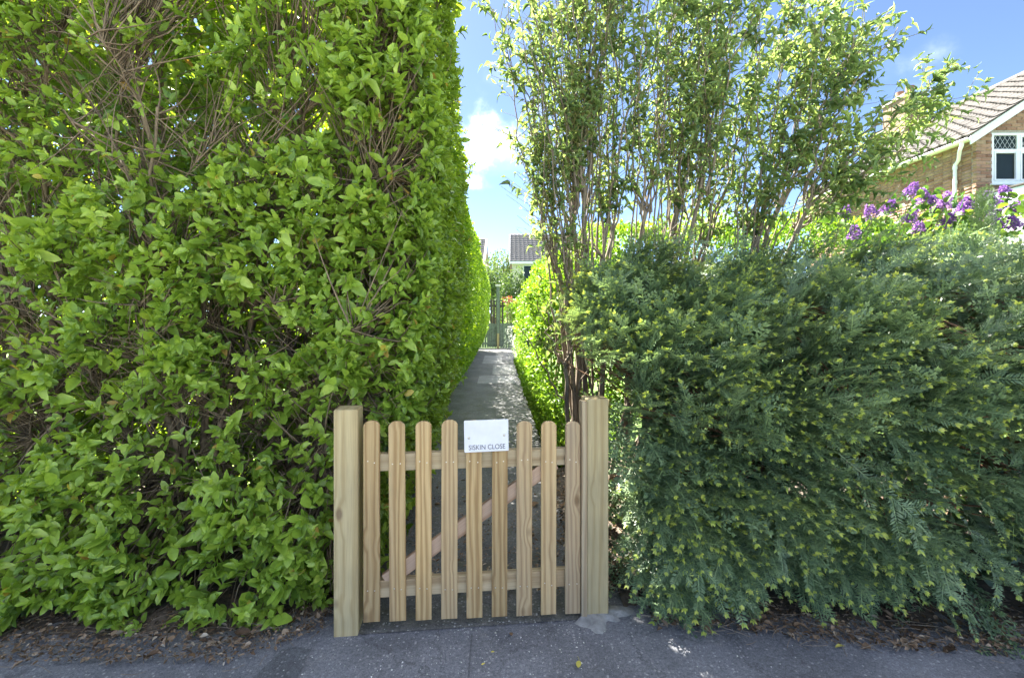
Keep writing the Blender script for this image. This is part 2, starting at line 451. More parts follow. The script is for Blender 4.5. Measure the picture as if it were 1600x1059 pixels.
M['lead'] = plain('lead_strip', (.42, .42, .40), .5, .1)
M['mortar'] = plain('mortar', (.34, .30, .26), .9, .2, 25)
M['grey_paint'] = plain('grey_green_stain', (.17, .20, .17), .75, .3, 14)
M['pale_cap'] = plain('pale_cap', (.62, .60, .52), .6, .1)
M['dark_fence'] = plain('dark_fence_stain', (.06, .05, .04), .8, .3, 10)
M['render_wall'] = plain('cream_render', (.62, .56, .48), .85, .1, 5)


def brick_mat():
    m, nt, bsdf = new_mat('brick_face'); L = nt.links.new
    g = N_(nt, 'ShaderNodeNewGeometry'); oi = N_(nt, 'ShaderNodeObjectInfo')
    a = N_(nt, 'ShaderNodeAttribute', attribute_name='tint')
    s = N_(nt, 'ShaderNodeMath', operation='ADD'); L(oi.outputs['Random'], s.inputs[0]); L(a.outputs['Fac'], s.inputs[1])
    fr = N_(nt, 'ShaderNodeMath', operation='FRACT'); L(s.outputs[0], fr.inputs[0])
    col = ramp(nt, fr.outputs[0], ((0, (.22, .11, .072)), (.3, (.30, .165, .105)), (.6, (.36, .215, .14)), (.85, (.28, .18, .125)), (1, (.39, .265, .18))))
    ns = N_(nt, 'ShaderNodeTexNoise', Scale=25.0, Detail=6.0); L(g.outputs['Position'], ns.inputs['Vector'])
    col = mixc(nt, .6, col, ramp(nt, ns.outputs['Fac'], ((.3, (.7, .7, .7)), (.7, (1.2, 1.2, 1.2)))), 'MULTIPLY')
    L(col, bsdf.inputs['Base Color']); bsdf.inputs['Roughness'].default_value = .85; bump(nt, bsdf, ns.outputs['Fac'], .4, .004)
    return m


def tile_mat(name, cols):
    m, nt, bsdf = new_mat(name); L = nt.links.new
    g = N_(nt, 'ShaderNodeNewGeometry'); oi = N_(nt, 'ShaderNodeObjectInfo')
    ns = N_(nt, 'ShaderNodeTexNoise', Scale=9.0, Detail=8.0, Roughness=.7); L(g.outputs['Position'], ns.inputs['Vector'])
    col = ramp(nt, oi.outputs['Random'], tuple((i / (len(cols) - 1), c) for i, c in enumerate(cols)))
    col = mixc(nt, .7, col, ramp(nt, ns.outputs['Fac'], ((.3, (.6, .6, .6)), (.72, (1.35, 1.32, 1.25)))), 'MULTIPLY')
    L(col, bsdf.inputs['Base Color']); bsdf.inputs['Roughness'].default_value = .85; bump(nt, bsdf, ns.outputs['Fac'], .3, .01)
    return m


M['brick'] = brick_mat()
M['tile'] = tile_mat('roof_tile', ((.066, .058, .052), (.088, .078, .069), (.05, .046, .042)))
M['far_tile'] = tile_mat('far_roof_tile', ((.12, .115, .12), (.14, .135, .135), (.11, .105, .11)))


def asphalt_mat(name, base, speck=.5, moss=0.0, blotch=.35):
    m, nt, bsdf = new_mat(name); L = nt.links.new
    g = N_(nt, 'ShaderNodeNewGeometry')
    big = N_(nt, 'ShaderNodeTexNoise', Scale=2.2, Detail=6.0, Roughness=.6); L(g.outputs['Position'], big.inputs['Vector'])
    fine = N_(nt, 'ShaderNodeTexNoise', Scale=220.0, Detail=3.0); L(g.outputs['Position'], fine.inputs['Vector'])
    vor = N_(nt, 'ShaderNodeTexVoronoi', Scale=80.0); L(g.outputs['Position'], vor.inputs['Vector'])
    col = ramp(nt, big.outputs['Fac'], ((.3, tuple(c * (1 - blotch) for c in base)), (.7, tuple(c * (1 + blotch) for c in base))))
    col = mixc(nt, .8, col, ramp(nt, fine.outputs['Fac'], ((.3, (.55, .55, .55)), (.7, (1.45, 1.45, 1.45)))), 'MULTIPLY')
    midn = N_(nt, 'ShaderNodeTexNoise', Scale=75.0, Detail=5.0, Roughness=.7); L(g.outputs['Position'], midn.inputs['Vector'])
    col = mixc(nt, .7, col, ramp(nt, midn.outputs['Fac'], ((.34, (.5, .5, .5)), (.66, (1.5, 1.5, 1.48)))), 'MULTIPLY')
    st = N_(nt, 'ShaderNodeTexNoise', Scale=6.0, Detail=7.0, Roughness=.75); L(g.outputs['Position'], st.inputs['Vector'])
    col = mixc(nt, maprange(nt, st.outputs['Fac'], .54, .68, 0, .55), col, tuple(c * .55 for c in base))
    col = mixc(nt, maprange(nt, st.outputs['Fac'], .42, .30, 0, .35), col, (base[0] * 1.5 + .03, base[1] * 1.4 + .025, base[2] * 1.2 + .01))
    wob = N_(nt, 'ShaderNodeVectorMath', operation='MULTIPLY_ADD'); L(st.outputs['Color'], wob.inputs[0]); wob.inputs[1].default_value = (.35, .35, 0); L(g.outputs['Position'], wob.inputs[2])
    cr = N_(nt, 'ShaderNodeTexVoronoi', Scale=1.7, feature='DISTANCE_TO_EDGE'); L(wob.outputs[0], cr.inputs['Vector'])
    col = mixc(nt, maprange(nt, cr.outputs['Distance'], .002, .008, .6, 0), col, tuple(c * .3 for c in base))
    sp = N_(nt, 'ShaderNodeSeparateColor'); L(vor.outputs['Color'], sp.inputs[0])
    stone = N_(nt, 'ShaderNodeMath', operation='MULTIPLY')
    L(maprange(nt, sp.outputs[0], .80, .95, 0, speck), stone.inputs[0]); L(maprange(nt, vor.outputs['Distance'], .25, .5, 1, 0), stone.inputs[1])
    col = mixc(nt, stone.outputs[0], col, (.40, .40, .39))
    if moss:
        mn = N_(nt, 'ShaderNodeTexNoise', Scale=5.5, Detail=8.0, Roughness=.7); L(g.outputs['Position'], mn.inputs['Vector'])
        col = mixc(nt, maprange(nt, mn.outputs['Fac'], .52, .64, 0, moss), col, (.075, .070, .03))
    L(col, bsdf.inputs['Base Color']); bsdf.inputs['Roughness'].default_value = .8
    bump(nt, bsdf, fine.outputs['Fac'], .7, .006)
    return m


M['asphalt'] = asphalt_mat('pavement_asphalt', (.150, .155, .168), .7)
M['asphalt_patch'] = asphalt_mat('asphalt_patch', (.10, .104, .112), .5)
M['path'] = asphalt_mat('worn_path', (.112, .112, .112), .5, .6, .3)
M['slab'] = asphalt_mat('pale_slab', (.22, .22, .215), .3, .35, .2)
M['threshold'] = asphalt_mat('gravelly_concrete', (.11, .108, .10), .9, .5, .3)
M['concrete'] = plain('footing_concrete', (.25, .25, .235), .9, .35, 22, 0, .8)
M['soil'] = plain('soil', (.095, .075, .058), .95, .5, 30, 0, 1.0)
M['lawn'] = plain('lawn', (.10, .17, .03), .9, .4, 9, 0, .5)
M['bounce_road'] = plain('pale_bounce_concrete', (.36, .345, .31), .9, .15, 3)  # made pale so it bounces sunlight onto the hedge fronts


# ------------------------------------------------------------------ setting: ground, road, pavement, path, soil
def sheet(name, x0, x1, y0, y1, z, mat, nx=2, ny=2, rough=0.0, skew=0.0):
    xs = np.linspace(x0, x1, nx); ys = np.linspace(y0, y1, ny)
    X, Y = np.meshgrid(xs, ys, indexing='ij'); Z = np.full_like(X, z)
    P = np.stack([X + skew * Y, Y, Z], -1).reshape(-1, 3)
    if rough: P[:, 2] += (vnoise(P, 7, 3) - .5) * rough + (vnoise(P, 31, 5) - .5) * rough * .5
    i, j = np.meshgrid(np.arange(nx - 1), np.arange(ny - 1), indexing='ij')
    F = np.stack([i * ny + j, (i + 1) * ny + j, (i + 1) * ny + j + 1, i * ny + j + 1], -1).reshape(-1, 4)
    return mesh_np(name, P, F, mat, smooth=bool(rough))


def structure(name, me):
    o = obj(name, me); o['kind'] = 'structure'; return o


structure('ground', sheet('ground', -300, 300, 2.25, 600, -.03, M['lawn'], 2, 2))
structure('verge', sheet('verge', -300, 300, -300, -8.2, -.02, M['lawn'], 2, 2))
structure('bounce_road', sheet('bounce_road', -300, 300, -8.2, -1.35, -.115, M['bounce_road'], 2, 2))  # unseen behind the camera, serves as a sunlit reflector
structure('kerb', MB().bbox((-40, -1.35, -.3), (40, -1.2, .003), .012).mesh('kerb', M['concrete']))
structure('pavement', sheet('pavement', -40, 40, -1.2, 2.25, 0.0, M['asphalt'], 2, 2))
PATH_SKEW = -.03
path_o = structure('path', sheet('path', -.82, .52, 2.05, 18.6, .004, M['path'], 2, 2, 0, PATH_SKEW))
for (x0, x1, y0, y1) in ((-.42, .34, 8.95, 10.1), (-.14, .42, 10.4, 12.3), (-.45, .1, 12.6, 15.2)):
    o = obj('slab', sheet('slab', x0, x1, y0, y1, .009, M['slab'], 2, 2, 0, PATH_SKEW), path_o)
# threshold between the posts
tv = MB().add([(-.68, 1.93, .004), (.30, 2.03, .004), (.32, 2.16, .006), (-.70, 2.08, .006)], [(0, 1, 2, 3)]).mesh('threshold', M['threshold'])
structure('threshold', tv)
# old trench patch in the pavement, lower left, and the joint below the sign
structure('pavement_patch', MB().add([(-.98, 1.66, .004), (-.80, 1.66, .004), (-.815, 1.86, .004), (-.93, 1.86, .004)], [(0, 1, 2, 3)]).mesh('pavement_patch', M['asphalt_patch']))
structure('pavement_joint', MB().add([(-.163, 1.6, .003), (-.157, 1.6, .003), (-.168, 1.94, .003), (-.174, 1.94, .003)], [(0, 1, 2, 3)]).mesh('pavement_joint', M['asphalt_patch']))


def soil_bed(name, x0, x1, front, back, seed):
    nx, ny = 130, 46
    xs = np.linspace(x0, x1, nx); t = np.linspace(0, 1, ny)
    X, T = np.meshgrid(xs, t, indexing='ij')
    fr = np.array([front(x) for x in xs])[:, None]
    wob = (vnoise(np.stack([xs, xs * 0, xs * 0], -1), 6, seed)[:, None] - .5) * .16 + (vnoise(np.stack([xs, xs * 0, xs * 0], -1), 25, seed + 1)[:, None] - .5) * .06
    Y = fr + wob + (back - fr - wob) * T
    P = np.stack([X, Y, 0 * X], -1).reshape(-1, 3)
    edge = np.minimum(1, T.reshape(-1) * 6)
    P[:, 2] = -.012 + .03 * edge + edge * ((vnoise(P, 9, seed) - .5) * .03 + (vnoise(P, 40, seed) - .5) * .025)
    i, j = np.meshgrid(np.arange(nx - 1), np.arange(ny - 1), indexing='ij')
    F = np.stack([i * ny + j, (i + 1) * ny + j, (i + 1) * ny + j + 1, i * ny + j + 1], -1).reshape(-1, 4)
    return structure(name, mesh_np(name, P, F, M['soil'], smooth=True))


soil_bed('soil_bed_left', -4.2, -.78, lambda x: 1.93 - .12 * min(1, max(0, (-1.0 - x) / .8)), 3.6, 3)
soil_bed('soil_bed_right', .52, 4.6, lambda x: 1.99 - .13 * min(1, max(0, (x - .9) / .7)), 4.2, 8)

soil_bed('path_edge_soil', .34, .66, lambda x: 2.16, 4.9, 13)

# ------------------------------------------------------------------ gate, posts, sign
GATE_RZ = math.radians(5.9)


def post(label, x, y, w, d, h, z0=-.05):
    root = thing('gate_post', label, 'post', (x, y, 0), GATE_RZ, 'posts either side of the gate')
    m = MB(); m.bbox((0, 0, z0), (w, d, h), .0035)
    m.build('shaft', M['post_wood'], root, world_coords=False)
    return root


lp = post('square wooden post on the left of the gate against the leafy hedge', -.754, 1.922, .100, .100, .958)
rp = post('square wooden post on the right of the gate, beside the dark yew', .336, 2.040, .100, .100, .982)
b = MB(); b.bbox((-.026, -.012, .012), (-.0015, .045, .972), .0025)
o = b.build('stop_batten', M['rail_wood'], rp, world_coords=False)

gate = thing('picket_gate', 'low wooden picket gate with nine round-topped pales closing the path', 'gate', (-.601, 1.945, 0), GATE_RZ)
PITCH, PW, PT = .1098, .0685, .018
pale_meshes = []


def pale_mesh(w, t, h, lean):
    out = [(-w / 2, 0), (w / 2, 0)]; r = w / 2
    for k in range(13):
        a = math.pi * k / 12; out.append((r * math.cos(a), h - r * .72 + r * .72 * math.sin(a)))
    c = .0028; m = MB(); n = len(out)
    cx, cz = 0, h / 2
    def inset(p, s): return (p[0] - math.copysign(min(s, abs(p[0])), p[0]), p[1] + (s if p[1] < .01 else (-s if p[1] > h - r else 0)))
    f0 = [inset(p, c) for p in out]
    vs = [(x, 0, z) for x, z in f0] + [(x, c, z) for x, z in out] + [(x, t - c, z) for x, z in out] + [(x, t, z) for x, z in f0]
    fs = [tuple(range(n)), tuple(range(4 * n - 1, 3 * n - 1, -1))]
    for s in range(3):
        for i in range(n):
            j = (i + 1) % n; fs.append((s * n + j, s * n + i, (s + 1) * n + i, (s + 1) * n + j))
    m.add(vs, fs); return m.mesh('pale', M['pale_wood'])


for k in range(9):
    h = .862 + random.uniform(-.003, .003)
    o = obj('pale', pale_mesh(PW + random.uniform(-.0015, .0015), PT, h, 0), gate, world_coords=False)
    o.location = (k * PITCH, random.uniform(-.001, .001), .046 - .0028 * k); o.rotation_euler = (0, math.radians(random.uniform(-.35, .35)), 0)
    for zz in (.135, .685):
        for dx in (-.016, .015):
            nl = MB(); n8 = 8
            vs = [(.0028 * math.cos(6.283 * i / n8), -.0008, .0028 * math.sin(6.283 * i / n8)) for i in range(n8)] + [(.0028 * math.cos(6.283 * i / n8), .004, .0028 * math.sin(6.283 * i / n8)) for i in range(n8)]
            if k == 0 and zz == .135 and dx < 0:
                NAIL = nl.add(vs, [tuple(range(n8))] + [(i, i + n8, (i + 1) % n8 + n8, (i + 1) % n8) for i in range(n8)]).mesh('nail', M['screw'])
            q = obj('nail', NAIL, o, world_coords=False); q.location = (dx + random.uniform(-.003, .003), 0, zz + random.uniform(-.008, .008))
GL = 8 * PITCH
for z0, tilt in ((.690, -.0), (.143, -.0)):
    m = MB(); m.bbox((-.016, 0, -GL / 2 - .028), (.021, .074, GL / 2 + .028), .003)   # along local z, laid down
    o = m.build('rail', M['rail_wood'], gate, world_coords=False)
    o.rotation_euler = (math.pi / 2, 0, math.pi / 2); 
    # local z -> gate x, local x -> gate y, local y -> gate z
    o.rotation_euler = Matrix(((0, 0, 1), (1, 0, 0), (0, 1, 0))).to_euler()
    o.location = (GL / 2, PT + .0175, z0 - .006)
# brace between the rails
x0, z0, x1, z1 = .055, .205, .800, .695
Lb = math.hypot(x1 - x0, z1 - z0); ab = math.atan2(z1 - z0, x1 - x0)
m = MB(); m.bbox((-.014, -.031, -Lb / 2), (.014, .031, Lb / 2), .002)
o = m.build('brace', M['brace_wood'], gate, world_coords=False)
R = Matrix(((math.cos(0), 0, 0), (0, 1, 0), (0, 0, 1)))
dx, dz = math.cos(ab), math.sin(ab)
o.rotation_euler = Matrix(((0, -dz, dx), (1, 0, 0), (0, dx, dz))).to_euler()
o.location = ((x0 + x1) / 2, PT + .0165, (z0 + z1) / 2)

# sign
sgn = thing('name_sign', 'white plastic sign reading SISKIN CLOSE screwed across two gate pales', 'sign', (-.111, 1.976, .836), GATE_RZ)
sgn.rotation_euler = (0, math.radians(-.9), GATE_RZ)
SW, SH = .192, .137
m = MB(); 
rr = []
for cx, cz, a0 in ((SW / 2, -SH / 2, -90), (SW / 2, SH / 2, 0), (-SW / 2, SH / 2, 90), (-SW / 2, -SH / 2, 180)):
    for k in range(5):
        a = math.radians(a0 + 22.5 * k); rc = .004
        rr.append((cx - math.copysign(rc, cx) + rc * math.cos(a), cz - math.copysign(rc, cz) + rc * math.sin(a)))
m.prism(rr, 0, .004); m.build('plate', M['sign'], sgn, world_coords=False)
for sx, sz in ((-.076, -.006), (.077, .000)):
    m = MB(); n8 = 12
    vs = [(sx, -.0035, sz)] + [(sx + .0048 * math.cos(6.283 * i / n8), -.0022, sz + .0048 * math.sin(6.283 * i / n8)) for i in range(n8)] + [(sx + .0062 * math.cos(6.283 * i / n8), .0002, sz + .0062 * math.sin(6.283 * i / n8)) for i in range(n8)]
    fs = [(0, 1 + i, 1 + (i + 1) % n8) for i in range(n8)] + [(1 + i, 1 + n8 + i, 1 + n8 + (i + 1) % n8, 1 + (i + 1) % n8) for i in range(n8)]
    m.add(vs, fs).build('screw', M['screw'], sgn, world_coords=False, smooth=True)
fc = bpy.data.curves.new('lettering', 'FONT'); fc.body = 'SISKIN CLOSE'; fc.size = .030; fc.align_x = 'CENTER'; fc.extrude = .0004; fc.offset = -.0002
fo = bpy.data.objects.new('lettering_curve', fc); COL.objects.link(fo)
dg = bpy.context.evaluated_depsgraph_get(); lm = bpy.data.meshes.new_from_object(fo.evaluated_get(dg)); bpy.data.objects.remove(fo)
lm.materials.clear(); lm.materials.append(M['letter'])
co = np.empty(len(lm.vertices) * 3); lm.vertices.foreach_get('co', co); co = co.reshape(-1, 3)
wdt = co[:, 0].max() - co[:, 0].min(); co[:, 0] *= .158 / wdt
lm.vertices.foreach_set('co', co.ravel()); lm.update()
o = obj('lettering', lm, sgn, world_coords=False); o.rotation_euler = (math.pi / 2, 0, 0); o.location = (.002, -.0007, -.0585)

# concrete footing round the right post
xs = []; n = 40; ring0 = []; ring1 = []
cx, cy = .385, 2.07
for k in range(n):
    a = 2 * math.pi * k / n; r = .105 + .035 * math.sin(3 * a + 1) + .02 * math.sin(7 * a) + random.uniform(-.008, .008)
    ring0.append((cx + 1.25 * r * math.cos(a), cy + .92 * r * math.sin(a), -.004)); ring1.append((cx + .8 * r * math.cos(a), cy + .6 * r * math.sin(a), .016 + random.uniform(-.004, .004)))
m = MB(); m.add(ring0 + ring1 + [(cx, cy, .02)], [(i, (i + 1) % n, n + (i + 1) % n, n + i) for i in range(n)] + [(n + i, n + (i + 1) % n, 2 * n) for i in range(n)])
tag(m.build('post_footing', M['concrete'], smooth=True), 'rough pale concrete collar round the foot of the right gate post', 'concrete footing')

# ------------------------------------------------------------------ hedges and shrubs
UP = np.array([0, 0, 1.0])


def perp(d):
    u = norm(np.cross(d, np.array([.37, .21, .9]) + 0 * d)); return u, np.cross(d, u)


def shoot_leaves(P, out, L, k, size, up=.5, jit=.45, ratio=.52, droop=.15, tint0=.2, tint1=.8, spread=(1.25, .45)):
    """rosette-like leafy shoots ending at P -> dict of leaf arrays and the shoots' bases"""
    n = len(P); d = norm(out + UP * up + rng.normal(0, jit, (n, 3))); base = P - d * L[:, None]; u, v = perp(d)
    az0 = rng.uniform(0, 6.28, n); hue = np.clip(rng.normal(.5, .22, n), 0, 1)
    PP, DD, NN, SS, WW, TT = [], [], [], [], [], []
    for j in range(k):
        t = .12 + .88 * (j + .5) / k
        az = az0 + 2.4 * j + rng.normal(0, .3, n); r = np.cos(az)[:, None] * u + np.sin(az)[:, None] * v
        a = spread[0] + (spread[1] - spread[0]) * t + rng.normal(0, .18, n)
        D = d * np.cos(a)[:, None] + r * np.sin(a)[:, None]; D[:, 2] -= droop * rng.uniform(0, 2, n)
        Nn = d * np.sin(a)[:, None] - r * np.cos(a)[:, None] + UP * .45 + rng.normal(0, .28, (n, 3))
        s = size * (.62 + .55 * math.sin(math.pi * min(1, t * .95))) * rng.uniform(.7, 1.25, n)
        PP.append(base + d * (L * t)[:, None]); DD.append(D); NN.append(Nn); SS.append(s); WW.append(s * ratio * rng.uniform(.8, 1.15, n))
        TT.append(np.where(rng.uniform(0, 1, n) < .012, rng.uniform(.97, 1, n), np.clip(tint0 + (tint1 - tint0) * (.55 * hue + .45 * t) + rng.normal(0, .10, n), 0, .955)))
    c = np.concatenate
    return dict(P=c(PP), D=c(DD), N=c(NN), S=c(SS), W=c(WW), T=c(TT)), base, d


def cat(*ds):
    return {k: np.concatenate([d[k] for d in ds]) for k in ds[0]}


def sub(d, m):
    return {k: v[m] for k, v in d.items()}


def wander(p0, p1, n=12, amp=.05, r0=.02, r1=.008, bow=(0, 0, 0)):
    t = np.linspace(0, 1, n)[:, None]; p0 = np.array(p0, float); p1 = np.array(p1, float)
    w = np.cumsum(rng.normal(0, amp, (n, 3)), 0) * .5; w -= w[0]; w -= t * w[-1] * .7
    return p0 + (p1 - p0) * t + w + np.array(bow) * (t * (1 - t) * 4), (r0 + (r1 - r0) * t[:, 0] ** .8)


# ---- the tall hedge on the left, along the pavement
def near_face_x(z, y):
    return -(.30 + .42 * np.exp(-z / .5)) - .03 * y


hedge = thing('laurel_hedge', 'tall loose leafy hedge left of the gate with brown branches showing', 'hedge', (-1.9, 2.5, 0))
HT = 3.45
stem_pts = []
stools = [(-3.25, 2.62, 7), (-2.45, 2.55, 7), (-1.72, 2.48, 11), (-1.15, 2.55, 7), (-.80, 2.62, 6)]
for (sx, sy, ns) in stools:
    for k in range(ns):
        a = (k + .5) / ns * 2 - 1
        tx = sx + a * rng.uniform(.55, .95) + rng.normal(0, .08); tx = min(tx, -.52)
        ty = sy + rng.uniform(-.42, .35)
        top = rng.uniform(2.3, 3.35) if k % 3 else rng.uniform(1.2, 2.2)
        P, r = wander((sx + a * .10 + rng.normal(0, .02), sy + rng.uniform(-.06, .06), -.05), (tx, ty, top), 16, .035, rng.uniform(.016, .028), .006, (a * -.08, rng.uniform(-.1, .02), 0))
        T = Tubes(); T.add(P, r, 7, .07)
        # short cut stubs and forks
        for q in range(rng.integers(2, 5)):
            i = rng.integers(4, 14); e = P[i] + np.array([rng.normal(0, .16), rng.uniform(-.3, .08), rng.uniform(.06, .34)])
            Pb, rb = wander(P[i], e, 7, .02, r[i] * .62, r[i] * .25); T.add(Pb, rb, 5, .08); stem_pts.append(Pb[2:])
        obj('branch', T.mesh('branch', M['bark']), hedge)
        stem_pts.append(P[3:])
stem_pts = np.concatenate([np.concatenate([p[:-1] + (p[1:] - p[:-1]) * f for f in (0, .2, .4, .6, .8)]) for p in stem_pts])


def gap_noise(P):
    return .35 * vnoise(P * np.array([1, .3, 1]), 2.1, 21) + .65 * vnoise(P * np.array([1, .3, 1]), 5.0, 22)


parts = []; bases = []
# front face
n = 6300
P = np.stack([rng.uniform(-3.4, -.42, n), np.zeros(n), rng.uniform(.02, 3.4, n)], -1)
g = gap_noise(P)
# denser towards the path corner and near the ground, looser where the old branches show
px = 800 + FPX * P[:, 0] / 2.05
dens = np.clip((g - .36) / .22, .16, 1) * .66 + .40 * np.clip((px - 380) / 180, 0, 1) + .22 * np.clip((.8 - P[:, 2]) / .5, 0, 1)
keep = rng.uniform(0, 1, n) < np.clip(dens, .12, 1)
P = P[keep]; g = g[keep]
P[:, 1] = 2.06 - .20 * (g - .5) * 2 + rng.exponential(.07, len(P)) - .11 * np.exp(-P[:, 2] / .28)
corner = np.clip((P[:, 0] + .75) / .4, 0, 1); P[:, 1] += corner ** 2 * .12
P = P[P[:, 0] < near_face_x(P[:, 2], 2.1) + .05]
out = np.tile(np.array([.05, -1.0, 0]), (len(P), 1))
st_ = rng.uniform(0, 1, len(P)) < .05; P[st_, 1] -= rng.uniform(.04, .13, st_.sum())
L = rng.uniform(.06, .15, len(P))
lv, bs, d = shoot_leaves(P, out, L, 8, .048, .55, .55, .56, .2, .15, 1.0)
big_ = rng.uniform(0, 1, len(lv['S'])) < .10; lv['S'][big_] *= 1.5; lv['W'][big_] *= 1.55
stray = rng.integers(0, len(P), 60)
parts.append(lv); bases.append(bs)
# side face towards the path, top, back
n = 3000
P = np.stack([np.zeros(n), rng.uniform(2.05, 4.3, n), rng.uniform(.04, 3.4, n)], -1)
hmax = np.where(P[:, 1] < 2.95, 3.45, 3.45 - (P[:, 1] - 2.95) * .55)
P = P[P[:, 2] < hmax]
P[:, 0] = near_face_x(P[:, 2], P[:, 1]) + (vnoise(P, 3, 31) - .5) * .16 - rng.exponential(.04, len(P)) + np.where(rng.uniform(0, 1, len(P)) < .05, rng.uniform(.02, .10, len(P)), 0)
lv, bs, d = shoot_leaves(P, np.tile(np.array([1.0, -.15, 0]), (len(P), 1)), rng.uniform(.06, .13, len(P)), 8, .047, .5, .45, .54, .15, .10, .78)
parts.append(lv); bases.append(bs)
n = 1500
P = np.stack([rng.uniform(-3.4, -.45, n), rng.uniform(2.1, 3.1, n), 3.38 + rng.normal(0, .06, n)], -1)
lv, bs, d = shoot_leaves(P, np.tile(np.array([0, 0, 1.0]), (n, 1)), rng.uniform(.1, .2, n), 7, .06, .5, .4, .54, .1, .3, .9)
parts.append(lv); bases.append(bs)
n = 4700
P = np.stack([rng.uniform(-3.4, -.75, n), 3.0 + rng.normal(0, .12, n), rng.uniform(.05, 3.4, n)], -1)
P = P[rng.uniform(0, 1, n) < np.clip((gap_noise(P + 7.7) - .22) / .10, 0.0, 1)]
lv, bs, d = shoot_leaves(P, np.tile(np.array([0, 1.0, 0]), (len(P), 1)), rng.uniform(.08, .18, len(P)), 7, .075, .4, .5, .54, .15, .25, .9)
parts.append(lv); bases.append(bs)
# a few older dark leaves inside
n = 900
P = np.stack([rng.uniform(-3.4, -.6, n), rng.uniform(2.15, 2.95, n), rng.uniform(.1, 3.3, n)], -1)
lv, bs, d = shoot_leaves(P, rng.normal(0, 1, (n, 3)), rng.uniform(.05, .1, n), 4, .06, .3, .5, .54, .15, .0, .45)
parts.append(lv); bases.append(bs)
for q, d_ in enumerate(parts): d_['Q'] = np.full(len(d_['P']), q)
leaf = cat(*parts); bases = np.concatenate(bases[:2] + [bases[4][::3]])
ok = (leaf['P'][:, 2] > .012) & ~((leaf['P'][:, 0] > -.84) & (leaf['P'][:, 1] < 2.10) & (leaf['P'][:, 2] < 1.02)); leaf = sub(leaf, ok)
pick = rng.integers(0, len(OVATE), len(leaf['P']))
idx = seen_largest(leaf['P'], leaf['D'], leaf['N'], leaf['S'], leaf['W'], 300)
leaf_objects('leaf', OVATE, idx, leaf['P'], leaf['D'], leaf['N'], leaf['S'], leaf['W'], leaf['T'], pick, M['hedge_leaf'], hedge)
rest = np.ones(len(leaf['P']), bool); rest[idx] = False
for tm_, mm in ((OVATE, rest & (leaf['Q'] < 2) & (leaf['P'][:, 1] < 3.2)), (RHOMB, rest & ~((leaf['Q'] < 2) & (leaf['P'][:, 1] < 3.2)))):
    V, F, T = place(tm_, *[leaf[k][mm] for k in ('P', 'D', 'N', 'S', 'W', 'T')])
    obj('foliage', mesh_np('foliage', V, F, M['hedge_leaf'], T, True), hedge, 'stuff')
print('hedge leaves', len(leaf['P']))
# twigs from the branches out to the shoots
near = []
for i in range(0, len(bases), 400):
    bb = bases[i:i + 400]; dd = np.linalg.norm(bb[:, None] - (stem_pts[None] + np.array([0, 0, .12])), axis=2); ks = np.argpartition(dd, 40, axis=1)[:, :40]; near.append(stem_pts[ks[np.arange(len(bb)), rng.integers(0, 40, len(bb))]])
near = np.concatenate(near)
mlen = np.linalg.norm(near - bases, axis=1); nb = bases + (near - bases) * np.minimum(1, .50 / np.maximum(mlen, 1e-3))[:, None]
V1, F1 = twigs_batch(nb, bases, rng.uniform(.0025, .0062, len(bases)), np.full(len(bases), .0016), .03, 4, 3)
# bare criss-cross twigs inside
n = 2600
A = stem_pts[rng.integers(0, len(stem_pts), n)]; B = A + rng.normal(0, 1, (n, 3)) * np.array([.22, .16, .22]) + np.array([0, -.05, .15])
B[:, 1] = np.clip(B[:, 1], 2.05, 3.05); B[:, 2] = np.maximum(B[:, 2], .04); B[:, 0] = np.minimum(B[:, 0], -.5)
V2, F2 = twigs_batch(A, B, rng.uniform(.002, .006, n), np.full(n, .0012), .0, 4, 3)
obj('twigs', mesh_np('twigs', np.concatenate([V1, V2]), np.concatenate([F1, F2 + len(V1)]), M['bark'], smooth=True), hedge, 'stuff')
# leafy young shoots' own green stems
# ---- the clipped hedge that runs on along the left of the path
def leaf_shell(P, out, size, tint0, tint1, ratio=.55, up=.5, jit=.5):
    n = len(P); D = norm(out * .7 + UP * rng.uniform(-.3, .9, n)[:, None] + rng.normal(0, jit, (n, 3)))
    Nn = norm(out + UP * up + rng.normal(0, .45, (n, 3)))
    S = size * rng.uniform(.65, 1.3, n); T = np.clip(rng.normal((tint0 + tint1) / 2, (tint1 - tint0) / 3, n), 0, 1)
    return dict(P=P, D=D, N=Nn, S=S, W=S * ratio, T=T)


def emit(parent, parts, mat, near_y=6.0, name='foliage', tm_near=HEX):
    lf = cat(*parts) if isinstance(parts, list) else parts
    m = lf['P'][:, 1] < near_y; Vs = []; Fs = []; Ts = []; off = 0
    for mm, tm in ((m, tm_near), (~m, RHOMB)):
        if mm.sum() == 0: continue
        V, F, T = place(tm, *[lf[k][mm] for k in ('P', 'D', 'N', 'S', 'W', 'T')]); Vs.append(V); Fs.append(F + off); Ts.append(T); off += len(V)
    return obj(name, mesh_np(name, np.concatenate(Vs), np.concatenate(Fs), mat, np.concatenate(Ts), True), parent, 'stuff')


def path_face_x(z, y):
    return -(.36 + .62 * np.exp(-z / .45)) - .030 * y


